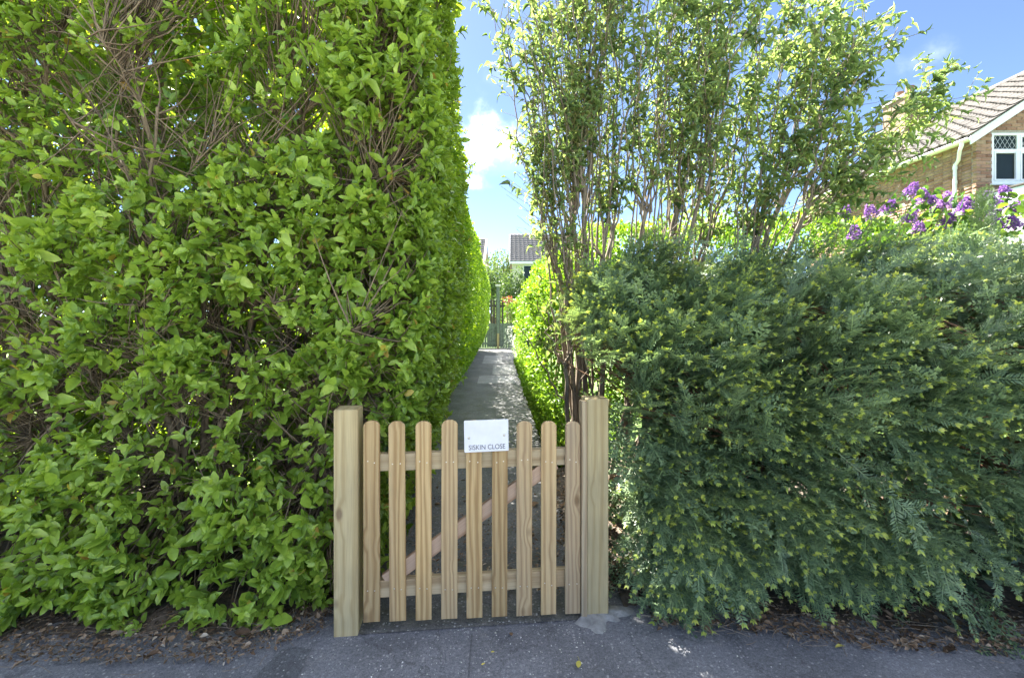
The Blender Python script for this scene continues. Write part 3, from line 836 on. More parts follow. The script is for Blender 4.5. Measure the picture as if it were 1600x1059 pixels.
phedge = thing('clipped_hedge', 'long clipped bright green hedge running along the left of the path', 'hedge', (-1.6, 11, 0))
PH = 2.72
n = 64000
Y = 3.3 + 14.7 * rng.uniform(0, 1, n) ** 1.35
P = np.stack([np.zeros(n), Y, rng.uniform(.03, PH, n)], -1)
P[:, 0] = path_face_x(P[:, 2], Y) + (vnoise(P, 2.2, 41) - .5) * .16 + (vnoise(P, 8, 42) - .5) * .06 - rng.exponential(.035, n)
P[:, 0] -= np.clip((P[:, 2] - PH + .25) / .25, 0, 1) ** 2 * .16
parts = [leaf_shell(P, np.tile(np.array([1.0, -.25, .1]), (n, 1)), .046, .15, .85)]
n = 16000
P = np.stack([rng.uniform(-1.5, -.48, n), 3.0 + 15 * rng.uniform(0, 1, n), np.zeros(n)], -1); P[:, 0] -= .03 * P[:, 1]
P[:, 2] = PH + (vnoise(P, 2.5, 44) - .5) * .16 + rng.normal(0, .03, n)
parts.append(leaf_shell(P, np.tile(np.array([.1, -.1, 1.0]), (n, 1)), .065, .4, 1.0))
n = 9000   # far side and far end
P = np.stack([np.full(n, -1.75) - .03 * 10, 3.2 + 14.8 * rng.uniform(0, 1, n), rng.uniform(.05, PH, n)], -1); P[:, 0] += rng.normal(0, .06, n)
parts.append(leaf_shell(P, np.tile(np.array([-1.0, 0, .2]), (n, 1)), .085, .2, .9))
n = 15000   # hidden sheet of big leaves, added to block sun on the path
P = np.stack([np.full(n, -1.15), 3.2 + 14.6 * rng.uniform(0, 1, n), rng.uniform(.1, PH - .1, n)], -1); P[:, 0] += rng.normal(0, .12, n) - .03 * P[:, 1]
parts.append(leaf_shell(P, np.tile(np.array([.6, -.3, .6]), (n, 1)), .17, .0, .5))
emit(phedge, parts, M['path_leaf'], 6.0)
T = Tubes()
for k in range(46):
    y = 3.4 + k * .315; x = -1.15 - .03 * y + rng.normal(0, .07)
    Pp, r = wander((x, y, -.04), (x + rng.normal(.1, .15), y + rng.normal(0, .15), 2.4), 8, .04, .028, .008); T.add(Pp, r, 5, .08)
    for q in range(5):
        i = rng.integers(1, 6); e = Pp[i] + np.array([rng.uniform(.1, .5), rng.normal(0, .2), rng.uniform(.1, .5)]); e[0] = min(e[0], path_face_x(e[2], e[1]) - .05)
        Pb, rb = wander(Pp[i], e, 5, .03, .010, .003); T.add(Pb, rb, 4)
obj('stems', T.mesh('stems', M['bark']), phedge, 'stuff')


# ---- yew: flat sprays of needles
def spray_template(seed, side=6, step=.026, nw=.0085):
    r = np.random.default_rng(seed); V = []; F = []; T = []
    def needle(p, d, nrm, ln, w, t):
        b = np.cross(d, nrm); b /= max(np.linalg.norm(b), 1e-6); k = len(V)
        V.extend([p, p + d * ln * .5 + b * w + nrm * ln * .06, p + d * ln, p + d * ln * .5 - b * w + nrm * ln * .06]); F.append((k, k + 1, k + 2, k + 3)); T.extend([t] * 4)
    def shoot(p0, d0, ln, tip, young):
        n = max(4, int(ln / step)); d = np.array(d0, float); p = np.array(p0, float); pts = [p.copy()]
        for i in range(n):
            p = p + d * ln / n; d = d + np.array([r.normal(0, .03), 0, -.012 + r.normal(0, .02)]); d /= np.linalg.norm(d); pts.append(p.copy())
            t = (i + 1) / n; s = np.cross(d, [0, 0, 1.0]); s /= np.linalg.norm(s)
            for sg in (-1, 1):
                a = .95 + r.normal(0, .12); nd = d * math.cos(a) + s * sg * math.sin(a) + np.array([0, 0, .22 + r.normal(0, .16)]); nd /= np.linalg.norm(nd)
                needle(p, nd, np.array([0, 0, 1.0]), .088 * (1 - .45 * max(0, t - .75) / .25) * r.uniform(.8, 1.1), nw, .08 + .34 * r.random() + .12 * t)
        if tip:   # pale new growth at the end of the shoot
            s = np.cross(d, [0, 0, 1.0]); s /= np.linalg.norm(s)
            for q in range(5):
                a = q * 2.4; nd = d * 1.0 + (s * math.cos(a) + np.array([0, 0, 1.0]) * math.sin(a)) * r.uniform(.25, .75); nd /= np.linalg.norm(nd)
                needle(p, nd, np.array([0, 0, 1.0]) if abs(nd[2]) < .9 else np.array([1.0, 0, 0]), 0.062 * r.uniform(.7, 1.25), .0125, .74 + .26 * r.random())
        full = list(pts)
        pts = pts[::3] + [pts[-1]]
        for i in range(len(pts) - 1):
            k = len(V); w = .006 * (1 - .5 * i / n); t = .5
            V.extend([pts[i] + [w, 0, 0], pts[i + 1] + [w, 0, 0], pts[i + 1] - [w, 0, 0], pts[i] - [w, 0, 0]]); F.append((k, k + 1, k + 2, k + 3)); T.extend([t] * 4)
        return full
    main = shoot((0, 0, 0), (0, 1, .05), 1.0, r.random() < .8, False)
    for i in range(side):
        y = .12 + .78 * i / side + r.normal(0, .02); j = min(len(main) - 1, int(y * len(main))); sg = 1 if i % 2 else -1
        a = .75 + r.normal(0, .1); ln = (.50 - .34 * y) * r.uniform(.7, 1.25)
        shoot(main[j], (sg * math.sin(a), math.cos(a), r.normal(0, .12)), ln, r.random() < .78, False)
    return np.array(V), np.array(F), np.array(T)


def place_sprays(tm, P, D, N, S, dt):
    B, D, N = orient(D, N); pick = rng.integers(0, len(tm), len(P)); Vs = []; Fs = []; Ts = []; off = 0
    for t, (tv, tf, tt) in enumerate(tm):
        m = np.nonzero(pick == t)[0]
        if not len(m): continue
        V = P[m][:, None] + S[m][:, None, None] * (B[m][:, None] * tv[None, :, :1] + D[m][:, None] * tv[None, :, 1:2] + N[m][:, None] * tv[None, :, 2:3])
        F = tf[None] + (np.arange(len(m)) * len(tv))[:, None, None] + off
        tq = np.where(tt[None] > .7, tt[None], np.clip(tt[None] + dt[m][:, None], 0, .68))
        Vs.append(V.reshape(-1, 3)); Fs.append(F.reshape(-1, 4)); Ts.append(tq.reshape(-1)); off += len(m) * len(tv)
    return np.concatenate(Vs), np.concatenate(Fs), np.concatenate(Ts)


SPRAYS = [spray_template(100 + i, 6) for i in range(10)]


def yew_section(x):
    """half-depth, half-height scale and centre of the yew's cross-section at x"""
    s = np.clip((.98 - x) / .68, 0, 1); k = (1 - s ** 3.2) ** (1 / 2.4)
    return k


def yew_sec(phi):
    """unit cross-section: squarer below than above, so the skirt hangs to the ground"""
    c, s_ = np.cos(phi), np.sin(phi); e = np.where(s_ < 0, .16, .74)
    return np.sign(c) * np.abs(c) ** e, np.sign(s_) * np.abs(s_) ** np.where(s_ < 0, .8, .74)


def even_phi(a, b, n):
    ph = np.linspace(a, b, 4000); q = np.stack(yew_sec(ph), -1)
    l = np.concatenate([[0], np.cumsum(np.linalg.norm(np.diff(q, axis=0), axis=1))]); return np.interp(rng.uniform(0, l[-1], n), l, ph)


def yew_point(x, phi):
    k = yew_section(x)
    ry = (1.09 + .08 * np.clip((x - 1.2) / 1.2, 0, 1)) * (.35 + .65 * k); rz = (.78 + .10 * np.clip((x - 1.0) / 1.5, 0, 1)) * np.where(phi > 0, .62 + .38 * k, 1)
    c, s_ = yew_sec(phi)
    P = np.stack([x, 3.02 - ry * c, .80 + rz * s_], -1)
    q = (vnoise(P, 2.2, 51) - .5) * .34 + (vnoise(P, 6, 52) - .5) * .20
    out = norm(np.stack([-.9 * np.clip((.85 - x) / .5, 0, 1), -c, np.where(s_ > 0, s_ * .9, s_ * .15)], -1))
    return P + out * q[:, None], out


yew = thing('yew_bush', 'big dark green yew bush with pale yellow shoot tips right of the gate', 'bush', (1.9, 3.0, 0))
T = Tubes(); yst = []
for k in range(26):
    bx = rng.uniform(1.05, 3.6); Pq, r = wander((bx, 3.1 + rng.normal(0, .1), -.04), (max(.85, bx + rng.normal(.05, .5)), 3.0 - rng.uniform(.2, .75), rng.uniform(.35, 1.5)), 9, .04, .03, .007)
    T.add(Pq, r, 6, .08); yst.append(Pq[2:])
obj('trunk', T.mesh('trunk', M['bark_yew']), yew)
yst = np.concatenate(yst)
n = 1400
x = .40 + 3.35 * rng.uniform(0, 1, n) ** 1.25; phi = even_phi(-1.32, 1.75, n)
P, out = yew_point(x, phi); 
D = norm(out * .75 + np.array([.42, -.12, .10]) + UP * np.where(P[:, 2] > .9, .22, np.where(P[:, 2] < .35, -.45, -.15))[:, None] + rng.normal(0, .30, (n, 3)))
Nn = norm(UP * 1.0 + out * .55 + rng.normal(0, .25, (n, 3)))
xl = rng.uniform(0, 1, n) < .16; S = rng.uniform(.25, .43, n); base = P - D * (S * .75)[:, None]
ok = (base[:, 2] > .02) & ((base + D * S[:, None])[:, 2] > -.05); base, D, Nn, S, out = base[ok], D[ok], Nn[ok], S[ok], out[ok]
# keep the gate opening clear
tipp = base + D * S[:, None]; ok = ~((np.minimum(base[:, 0], tipp[:, 0]) < .545) & (np.minimum(tipp[:, 1], base[:, 1]) < 2.24) & (np.minimum(tipp[:, 2], base[:, 2]) < 1.10)) & (np.minimum(tipp[:, 1], base[:, 1]) > 1.80) & ~((base[:, 2] < .12 + .30 * np.clip((base[:, 0] - 1.15) / 1.0, 0, 1))); base, D, Nn, S = base[ok], D[ok], Nn[ok], S[ok]
tipp = base + D * S[:, None]
big = seen_largest(base, D, Nn, S, S * .6, 300)
Bq, Dq, Nq = orient(D, Nn); SPM = [mesh_np('spray', tv, tf, M['yew_needle'], tt) for tv, tf, tt in SPRAYS]
for i in big:
    o = bpy.data.objects.new('spray', SPM[rng.integers(0, len(SPM))]); COL.objects.link(o); adopt(o, yew)
    Mx = Matrix.Identity(4)
    for r_ in range(3):
        Mx[r_][0] = Bq[i][r_] * S[i]; Mx[r_][1] = Dq[i][r_] * S[i]; Mx[r_][2] = Nq[i][r_] * S[i]; Mx[r_][3] = base[i][r_]
    o.matrix_basis = Mx
rest = np.ones(len(base), bool); rest[big] = False
V, F, T = place_sprays(SPRAYS, base[rest], D[rest], Nn[rest], S[rest], rng.normal(0, .07, rest.sum()))
z = V[:, 2] < .006; V[z, 2] = .006
obj('foliage', mesh_np('foliage', V, F, M['yew_needle'], T), yew, 'stuff')
print('yew quads', len(F))
dd = np.linalg.norm(base[:, None] - yst[None], axis=2); nb = yst[dd.argmin(1)]
V1, F1 = twigs_batch(nb, base, rng.uniform(.004, .009, len(base)), np.full(len(base), .0022), 0, 4, 4)
obj('twigs', mesh_np('twigs', V1, F1, M['bark_yew'], smooth=True), yew, 'stuff')
# leaders standing proud of the top
n = 120
x = rng.uniform(.45, 3.7, n); P, out = yew_point(x, rng.uniform(1.0, 1.75, n))
D = norm(np.array([.75, -.15, .55]) + rng.normal(0, .28, (n, 3)))
V, F, T = place_sprays(SPRAYS, P - D * .08, D, UP + rng.normal(0, .3, (n, 3)), rng.uniform(.22, .40, n), rng.normal(.04, .07, n))
obj('leaders', mesh_np('leaders', V, F, M['yew_needle'], T), yew, 'stuff')
# inner foliage: older sprays and a dark filler core
n = 650
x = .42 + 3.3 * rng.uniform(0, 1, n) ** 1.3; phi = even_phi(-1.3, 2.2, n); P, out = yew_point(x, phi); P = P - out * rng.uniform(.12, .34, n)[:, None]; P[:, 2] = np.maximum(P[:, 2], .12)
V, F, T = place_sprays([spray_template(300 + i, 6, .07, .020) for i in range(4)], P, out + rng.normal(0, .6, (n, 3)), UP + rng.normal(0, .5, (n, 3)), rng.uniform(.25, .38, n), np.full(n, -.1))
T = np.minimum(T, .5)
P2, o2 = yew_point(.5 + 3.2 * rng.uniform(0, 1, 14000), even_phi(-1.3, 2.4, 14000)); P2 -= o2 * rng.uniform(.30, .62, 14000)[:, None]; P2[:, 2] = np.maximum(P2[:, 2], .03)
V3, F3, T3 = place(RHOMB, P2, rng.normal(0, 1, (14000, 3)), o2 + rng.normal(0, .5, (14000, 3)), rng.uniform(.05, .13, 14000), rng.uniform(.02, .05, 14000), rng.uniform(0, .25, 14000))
obj('core_foliage', mesh_np('core_foliage', V3, F3, M['yew_needle'], T3), yew, 'stuff')  # added filler leaves, coloured dark for the shaded inside of the bush
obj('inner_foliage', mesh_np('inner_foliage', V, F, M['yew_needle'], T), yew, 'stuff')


# ---- butterfly bushes: pollarded stems, long whippy shoots, narrow leaves
def butterfly_bush(label, base, stems, leaf_n, seed_gap=0.0):
    """stems: list of (knob position px,py,Y ; list of shoot ends px,py,Y)"""
    root = thing('butterfly_bush', label, 'shrub', (base[0], base[1], 0), 0, 'butterfly bushes behind the yew')
    whip = Tubes(); lat_A = []; lat_B = []; lv = []
    for knob, ends in stems:
        K = at(knob[0] + rng.normal(0, 6), knob[1] + rng.uniform(-35, 70), knob[2]); T = Tubes()
        b0 = np.array([base[0] + rng.normal(0, .10), base[1] + rng.normal(0, .08), -.03])
        Pq, r = wander(b0, K, 11, .025, rng.uniform(.022, .032), .012, (0, 0, 0)); r[-1] *= 1.25; T.add(Pq, r, 7, .10)
        for q in range(rng.integers(2, 4)):   # dead stubs round the knob
            e = K + np.array([rng.normal(0, .05), rng.normal(0, .05), rng.uniform(.05, .13)]); Ps, rs = wander(K, e, 4, .006, .012, .006); T.add(Ps, rs, 5, .1)
        obj('branch', T.mesh('branch', M['bark_pale']), root)
        for e in ends:
            E_ = at(*e); L = np.linalg.norm(E_ - K)
            Ps, rs = wander(K + rng.normal(0, .02, 3), E_, 16, .034, rng.uniform(.006, .011), .0022, (0, 0, .02)); whip.add(Ps, rs, 4, .05)
            tt = np.linspace(0, 1, 16)
            if rng.random() < .75 and e[0] > 835 and e[0] < 1400:   # a thin bare stem from lower down beside it
                q0 = b0 + (K - b0) * rng.uniform(.35, .8) + rng.normal(0, .05, 3); Pz, rz_ = wander(q0, q0 + (E_ - q0) * rng.uniform(.55, .9) + rng.normal(0, .12, 3), 14, .035, rng.uniform(.005, .010), .002); whip.add(Pz, rz_, 4, .05)
            nl = int(L * 22)
            for q in range(nl):
                t = rng.uniform(.09, 1); p = np.array([np.interp(t, tt, Ps[:, c]) for c in range(3)])
                dv = norm((E_ - K)); s = rng.normal(0, 1, 3); s -= dv * (s @ dv); s = norm(s)
                ln = rng.uniform(.08, .40) * (1.1 - .5 * t); d = norm(dv * .75 + s * .9 + np.array([0, -.08, .1])); B = p + d * ln; B[2] -= .12 * ln
                lat_A.append(p); lat_B.append(B)
    A = np.array(lat_A); B = np.array(lat_B); d = norm(B - A); u, v = perp(d); n = len(A); Ls = np.linalg.norm(B - A, axis=1)
    hue = rng.uniform(0, 1, n)
    for j in range(6):                          # opposite pairs along the side shoots
        t = .12 + .88 * j / 5; az = rng.uniform(0, 6.28, n)
        for sg in (0, math.pi):
            m = rng.uniform(0, 1, n) < .82
            r_ = np.cos(az + sg + j * 1.57)[:, None] * u + np.sin(az + sg + j * 1.57)[:, None] * v
            a = rng.uniform(.6, 1.15, n) * (1.05 - .35 * t); D = d * np.cos(a)[:, None] + r_ * np.sin(a)[:, None]; D[:, 2] -= rng.uniform(.05, .6, n)
            S = rng.uniform(.030, .078, n) * (1.12 - .35 * t); N_l = d * np.sin(a)[:, None] - r_ * np.cos(a)[:, None] + UP * .6 + rng.normal(0, .3, (n, 3))
            lv.append(sub(dict(P=A + d * (Ls * t)[:, None], D=D, N=N_l, S=S, W=S * rng.uniform(.24, .36, n), T=np.clip(.15 + .7 * hue + rng.normal(0, .13, n), 0, 1)), m))
    lf = cat(*lv)
    if leaf_n < len(lf['P']): lf = sub(lf, rng.permutation(len(lf['P']))[:leaf_n])
    pick = rng.integers(0, len(LANCE), len(lf['P']))
    idx = seen_largest(lf['P'], lf['D'], lf['N'], lf['S'], lf['W'], 150)
    leaf_objects('leaf', LANCE, idx, lf['P'], lf['D'], lf['N'], lf['S'], lf['W'], lf['T'], pick, M['budd_leaf'], root)
    rest = np.ones(len(lf['P']), bool); rest[idx] = False
    V, F, T = place(LANCE, *[lf[k][rest] for k in ('P', 'D', 'N', 'S', 'W', 'T')], pick[rest])
    obj('foliage', mesh_np('foliage', V, F, M['budd_leaf'], T, True), root, 'stuff')
    obj('shoots', whip.mesh('shoots', M['bark_pale']), root, 'stuff')
    V1, F1 = twigs_batch(A, B, np.full(n, .0028), np.full(n, .0012), -.01, 3, 3)
    obj('twigs', mesh_np('twigs', V1, F1, M['twig_green'], smooth=True), root, 'stuff')
    print('bush leaves', len(lf['P']))
    return root


def fan(px0, px1, py0, py1, n, Y):
    n = n + 2; w = (px1 - px0) * .25; px0 -= w * .5; px1 += w * 1.3
    return [(px0 + (px1 - px0) * (i + rng.uniform(.2, .8)) / n, rng.uniform(py0, py1), Y + rng.normal(0, .14)) for i in range(n)]


butterfly_bush('tall upright butterfly bush beside the path, bare brown stems fanning above the right post', (.50, 3.05), [
    ((862, 372, 2.95), fan(775, 830, -60, 110, 4, 2.9)), ((884, 330, 3.0), fan(800, 870, -200, 30, 5, 3.0)),
    ((902, 322, 3.05), fan(860, 930, -260, -20, 5, 3.0)), ((926, 318, 3.0), fan(890, 985, -260, 10, 5, 3.05)),
    ((893, 440, 2.9), fan(812, 868, 150, 260, 3, 2.85)), ((945, 352, 3.1), fan(935, 1030, -220, 60, 5, 3.1)),
    ((872, 545, 2.85), [(846, 500, 2.8), (862, 470, 2.82)])], 5700)
butterfly_bush('butterfly bush leaning right from the middle of the yew, loose leafy crown', (.76, 3.1), [
    ((1012, 330, 3.05), fan(980, 1060, -180, 60, 5, 3.0)), ((1052, 345, 3.1), fan(1040, 1130, -160, 60, 5, 3.0)),
    ((1105, 328, 3.0), fan(1080, 1160, -120, 120, 5, 2.9)), ((1085, 365, 3.2), fan(1120, 1220, -100, 100, 4, 3.1))], 4900)
butterfly_bush('butterfly bush arching far to the right towards the brick house', (1.05, 3.12), [
    ((1165, 330, 3.0), fan(1180, 1290, -60, 90, 5, 2.9)), ((1205, 320, 3.05), fan(1270, 1380, -20, 110, 5, 2.9)),
    ((1262, 325, 3.0), fan(1330, 1450, 40, 190, 5, 2.85)), ((1240, 350, 3.1), [(1490, 95, 2.9), (1470, 130, 2.85), (1440, 215, 2.9), (1385, 265, 2.8), (1500, 165, 2.95), (1340, 250, 2.9)])], 4900)

# ---- golden privet hedges right of the path
gh = thing('golden_hedge', 'sunlit yellow-green hedge bulging over the right edge of the path', 'hedge', (.9, 7, 0))
n = 30000
Y = 4.15 + 5.2 * rng.uniform(0, 1, n) ** 1.3; th = rng.uniform(-.9, 2.4, n)      # angle: 0 = towards the path, pi/2 = up
hh = 2.0 + .22 * np.sin(Y * 1.3) - .03 * (Y - 4)
c, s = np.cos(th), np.sin(th)
P = np.stack([.99 - .03 * Y - .60 * np.sign(c) * np.abs(c) ** .7, Y, hh * .52 + hh * .48 * np.sign(s) * np.abs(s) ** .7], -1)
out = np.stack([-c, -.25 + 0 * c, s], -1); P += out * ((vnoise(P, 2.4, 61) - .5) * .34 + (vnoise(P, 7, 62) - .5) * .12 - rng.exponential(.04, n))[:, None]
P[:, 0] = np.minimum(P[:, 0], 3); P = P[P[:, 2] > .02]; out = out[:len(P)]
cc = np.cos(np.arctan2(P[:, 2] - 1, .92 - P[:, 0]))
out = norm(np.stack([P[:, 0] - (.92 - .03 * P[:, 1]), -.2 + 0 * cc, (P[:, 2] - 1) * .7], -1))
parts = [leaf_shell(P, out, .042, .35, 1.0)]
n = 5200   # the near end
th = rng.uniform(0, 2 * math.pi, n); rr = np.sqrt(rng.uniform(0, 1, n))
P = np.stack([.84 + .58 * rr * np.cos(th), 4.1 + .35 * rr ** 2 + rng.exponential(.06, n), 1.05 + .98 * rr * np.sin(th)], -1); P[:, 1] += (vnoise(P, 3, 66) - .5) * .3
parts.append(leaf_shell(P, np.tile(np.array([-.2, -1.0, .2]), (n, 1)), .044, .2, .9))
emit(gh, parts, M['gold_leaf'], 5.0)
T = Tubes()
for k in range(22):
    y = 4.4 + k * .27; Pq, r = wander((.9 - .03 * y + rng.normal(0, .1), y, -.04), (.85 - .03 * y + rng.normal(0, .25), y + rng.normal(0, .2), 1.7), 8, .04, .022, .006); T.add(Pq, r, 5, .08)
obj('stems', T.mesh('stems', M['bark']), gh, 'stuff')
ch = thing('garden_hedge', 'sunlit green garden hedge seen behind the bare stems right of the path', 'hedge', (3.2, 5.5, 0))
n = 17000
P = np.stack([rng.uniform(1.0, 5.6, n), np.full(n, 5.2), rng.uniform(.3, 2.38, n)], -1)
P[:, 1] += (vnoise(P, 2.2, 71) - .5) * .4 + rng.exponential(.06, n); P[:, 2] += (vnoise(P, 1.3, 72) - .5) * .15
parts = [leaf_shell(P, np.tile(np.array([-.1, -1.0, .3]), (n, 1)), .048, .3, .95)]
n = 9000
P = np.stack([rng.uniform(.9, 5.6, n), rng.uniform(5.1, 6.3, n), np.full(n, 2.36)], -1); P[:, 2] += (vnoise(P, 2.2, 73) - .5) * .3 + rng.normal(0, .04, n)
parts.append(leaf_shell(P, np.tile(np.array([0, -.1, 1.0]), (n, 1)), .05, .5, 1.0))
emit(ch, parts, M['gold_leaf'], 5.2)
T = Tubes()
for k in range(16):
    x = 1.2 + k * .28; Pq, r = wander((x, 5.7, -.04), (x + rng.normal(0, .2), 5.6 + rng.normal(0, .15), 2.1), 7, .04, .025, .008); T.add(Pq, r, 5, .08)
obj('stems', T.mesh('stems', M['bark']), ch, 'stuff')


# ---- generic leafy mass: leaves on lumpy shells round a few limbs
def leafy(name, label, cat_, c, rad, n, size, mat, t0, t1, lumps=14, trunk_r=.03, bark='bark', group=None, tmpl=RHOMB, ratio=.55, base_z=0.0, near_y=0):
    root = thing(name, label, cat_, (c[0], c[1], base_z), 0, group)
    c = np.array(c, float); rad = np.array(rad, float)
    ld = norm(rng.normal(0, 1, (lumps, 3))); lc = c + ld * rad * rng.uniform(.25, .72, (lumps, 1)); lr = rng.uniform(.34, .58, lumps)[:, None] * rad
    w = rng.integers(0, lumps, n); dd = norm(rng.normal(0, 1, (n, 3))); P = lc[w] + dd * lr[w] * (1 - np.abs(rng.normal(0, .16, (n, 1))))
    P += dd * ((vnoise(P, 3.0 / rad.mean(), 81) - .5) * .4 * rad.mean())[:, None]
    m = P[:, 2] > base_z + .02; P = P[m]; dd = dd[m]
    emit(root, leaf_shell(P, dd, size, t0, t1, ratio), mat, near_y, 'foliage', tmpl)
    T = Tubes(); b0 = np.array([c[0], c[1], base_z - .05]); 
    for k in range(min(lumps, 9)):
        Pq, r = wander(b0 + rng.normal(0, trunk_r, 3) * np.array([1, 1, 0]), lc[k], 8, .03 * rad.mean(), trunk_r, trunk_r * .25); T.add(Pq, r, 5, .06)
    obj('trunk', T.mesh('trunk', M[bark]), root)
    return root


# lilac with panicles
lil = leafy('lilac_bush', 'lilac bush with purple flower heads above the yew in front of the brick house', 'shrub', (4.55, 4.9, 1.55), (1.55, .8, 1.05), 5200, .075, M['lilac_leaf'], .0, .6, 22, .03, 'bark', None, OVATE, .7, 0, 99)
pan = []
for (px, py) in ((1425, 296), (1462, 318), (1424, 338), (1436, 356), (1478, 312), (1500, 330), (1512, 318), (1335, 362), (1360, 330), (1545, 338), (1560, 322), (1578, 330), (1556, 350), (1570, 300), (1592, 322), (1390, 322), (1442, 306), (1480, 345), (1545, 310), (1583, 348), (1320, 330)):
    Yp = rng.uniform(4.0, 4.35); C = at(px, py, Yp); nn = 230; h = rng.uniform(.10, .15)
    t = rng.uniform(0, 1, nn); ax = norm(np.array([rng.normal(0, .35), rng.normal(-.2, .25), 1.0])); th = rng.uniform(0, 6.28, nn)
    u, v = perp(ax[None]); r = (.045 * (1 - t) ** .7 + .007) * rng.uniform(.7, 1.1, nn)
    o3 = np.cos(th)[:, None] * u + np.sin(th)[:, None] * v; P = C + ax * (t * h - h / 2)[:, None] + o3 * r[:, None]
    V, F, T = place(RHOMB, P, o3 + rng.normal(0, .6, (nn, 3)), o3 + rng.normal(0, .4, (nn, 3)), np.full(nn, .020), np.full(nn, .018), np.clip(rng.normal(rng.uniform(.25, .7), .22, nn), 0, 1))
    obj('flower_head', mesh_np('flower_head', V, F, M['lilac_flower'], T), lil)
    # shoot with its top leaves under the flower
    lvs = leaf_shell(C - ax * rng.uniform(.05, .2, 14)[:, None] + rng.normal(0, .05, (14, 3)), rng.normal(0, 1, (14, 3)), .075, .35, 1.0, .7)
    emit(lil, lvs, M['lilac_leaf'], 99, 'flower_leaves', OVATE)
    Tt = Tubes(); Pq, r = wander(C + np.array([.1, .5, -.9]), C - ax * .06, 6, .02, .008, .003); Tt.add(Pq, r, 5); obj('flower_stem', Tt.mesh('flower_stem', M['bark']), lil)
# the upright dark conifer between the lilac flowers
con = thing('upright_conifer', 'small dark upright conifer among the lilac flowers', 'shrub', (3.55, 3.5, 0))
n = 260
z = rng.uniform(.9, 2.22, n); rad = .075 * np.clip((2.28 - z) / .5, .1, 1); th = rng.uniform(0, 6.28, n); C0 = at(1538, 400, 3.5)
P = np.stack([C0[0] + rad * np.cos(th), 3.5 + rad * np.sin(th), z], -1)
V, F, T = place_sprays(SPRAYS[:3], P, np.stack([.45 * np.cos(th), .45 * np.sin(th), 1 + 0 * z], -1), np.stack([np.cos(th), np.sin(th), -.3 + 0 * z], -1), rng.uniform(.09, .15, n), rng.normal(.0, .05, n))
obj('foliage', mesh_np('foliage', V, F, M['yew_needle'], np.minimum(T, .6) * .35), con, 'stuff')
Tt = Tubes(); Pq, r = wander((C0[0], 3.5, -.05), (C0[0], 3.5, 2.15), 8, .01, .02, .004); Tt.add(Pq, r, 5); obj('trunk', Tt.mesh('trunk', M['bark_yew']), con)

# ---- plants along the path and at its end
leafy('white_flowering_shrub', 'shrub covered in white blossom on the right of the path by the far gate', 'shrub', (.47, 13.0, .75), (.62, .9, .85), 6500, .05, M['white_flower'], .1, 1.0, 14, .02)
leafy('lime_green_shrub', 'low lime green shrub at the foot of the right-hand hedge', 'shrub', (.52, 10.9, .45), (.42, .8, .5), 3600, .05, M['gold_leaf'], .3, 1.0, 10, .015)
leafy('yellow_green_shrub', 'yellow-green shrub rising behind the far boarded fence', 'shrub', (.15, 20.2, 1.55), (.95, .7, .95), 2600, .09, M['gold_leaf'], .2, .9, 10, .03)
rt = leafy('red_leaf_shrub', 'small red leaved shrub glowing beyond the far gate post', 'shrub', (-.12, 19.4, 2.0), (.34, .4, .26), 90, .08, M['red_leaf'], .1, 1.0, 8, .02)
leafy('dark_shrub', 'rounded dark green bush rising above the far gate post', 'shrub', (-.15, 23, 2.4), (1.5, 1.0, 1.6), 5200, .12, M['far_leaf'], 0, .7, 14, .05)
leafy('distant_tree', 'pale green tree between the two far house roofs', 'tree', (-1.1, 42, 4.6), (2.6, 2, 3.1), 6000, .22, M['far_leaf'], .35, 1.0, 18, .12)
leafy('distant_bush', 'grey-green bush in front of the distant tree left of the far post', 'bush', (-1.05, 27, 2.9), (1.1, 1, 1.9), 3600, .13, M['far_leaf'], .2, .9, 12, .06)
leafy('garden_shrub', 'sunlit garden shrub glimpsed through gaps in the left hedge', 'shrub', (-4.6, 6.5, .9), (2.3, 1.2, 1.2), 5000, .09, M['gold_leaf'], .3, 1.0, 16, .03)
# grass on the right verge and path edge
n = 14000
P = np.stack([np.zeros(n), 4.0 + 9.5 * rng.uniform(0, 1, n) ** 1.2, np.zeros(n)], -1); P[:, 0] = .53 - .03 * P[:, 1] + rng.exponential(.11, n) - .06
D = norm(np.stack([rng.normal(-.1, .35, n), rng.normal(0, .35, n), np.ones(n)], -1)); S = rng.uniform(.03, .11, n)
V, F, T = place(RHOMB, P, D, rng.normal(0, 1, (n, 3)), S, np.full(n, .006), rng.uniform(0, 1, n))
o = obj('verge_grass', mesh_np('verge_grass', V, F, M['grass'], T), None, 'stuff'); o['label'] = 'sunlit grass along the right edge of the path'; o['category'] = 'grass'

# ------------------------------------------------------------------ far gate, fence and post
fg = thing('board_gate', 'low grey-green boarded gate closing the far end of the path', 'gate', (-1.5, 18.4, 0))
XL, XR, GY = -1.62, -.62, 18.4
for k in range(10):
    x0 = XL + k * (XR - XL) / 10; MB().box((x0, GY, .04), (x0 + .088, GY + .02, 1.0 + .05 * math.sin(math.pi * k / 9))).build('board', M['grey_paint'], fg)
for z0 in (.16, .80): MB().box((XL, GY - .03, z0), (XR - .02, GY - .002, z0 + .09)).build('rail', M['grey_paint'], fg)
m = MB(); m.add([(XL + .02, GY - .028, .26), (XL + .12, GY - .028, .26), (XR - .05, GY - .028, .79), (XR - .15, GY - .028, .79), (XL + .02, GY - .003, .26), (XL + .12, GY - .003, .26), (XR - .05, GY - .003, .79), (XR - .15, GY - .003, .79)], [(0, 1, 2, 3), (4, 7, 6, 5), (0, 4, 5, 1), (2, 6, 7, 3), (1, 5, 6, 2), (0, 3, 7, 4)])
m.build('brace', M['grey_paint'], fg)
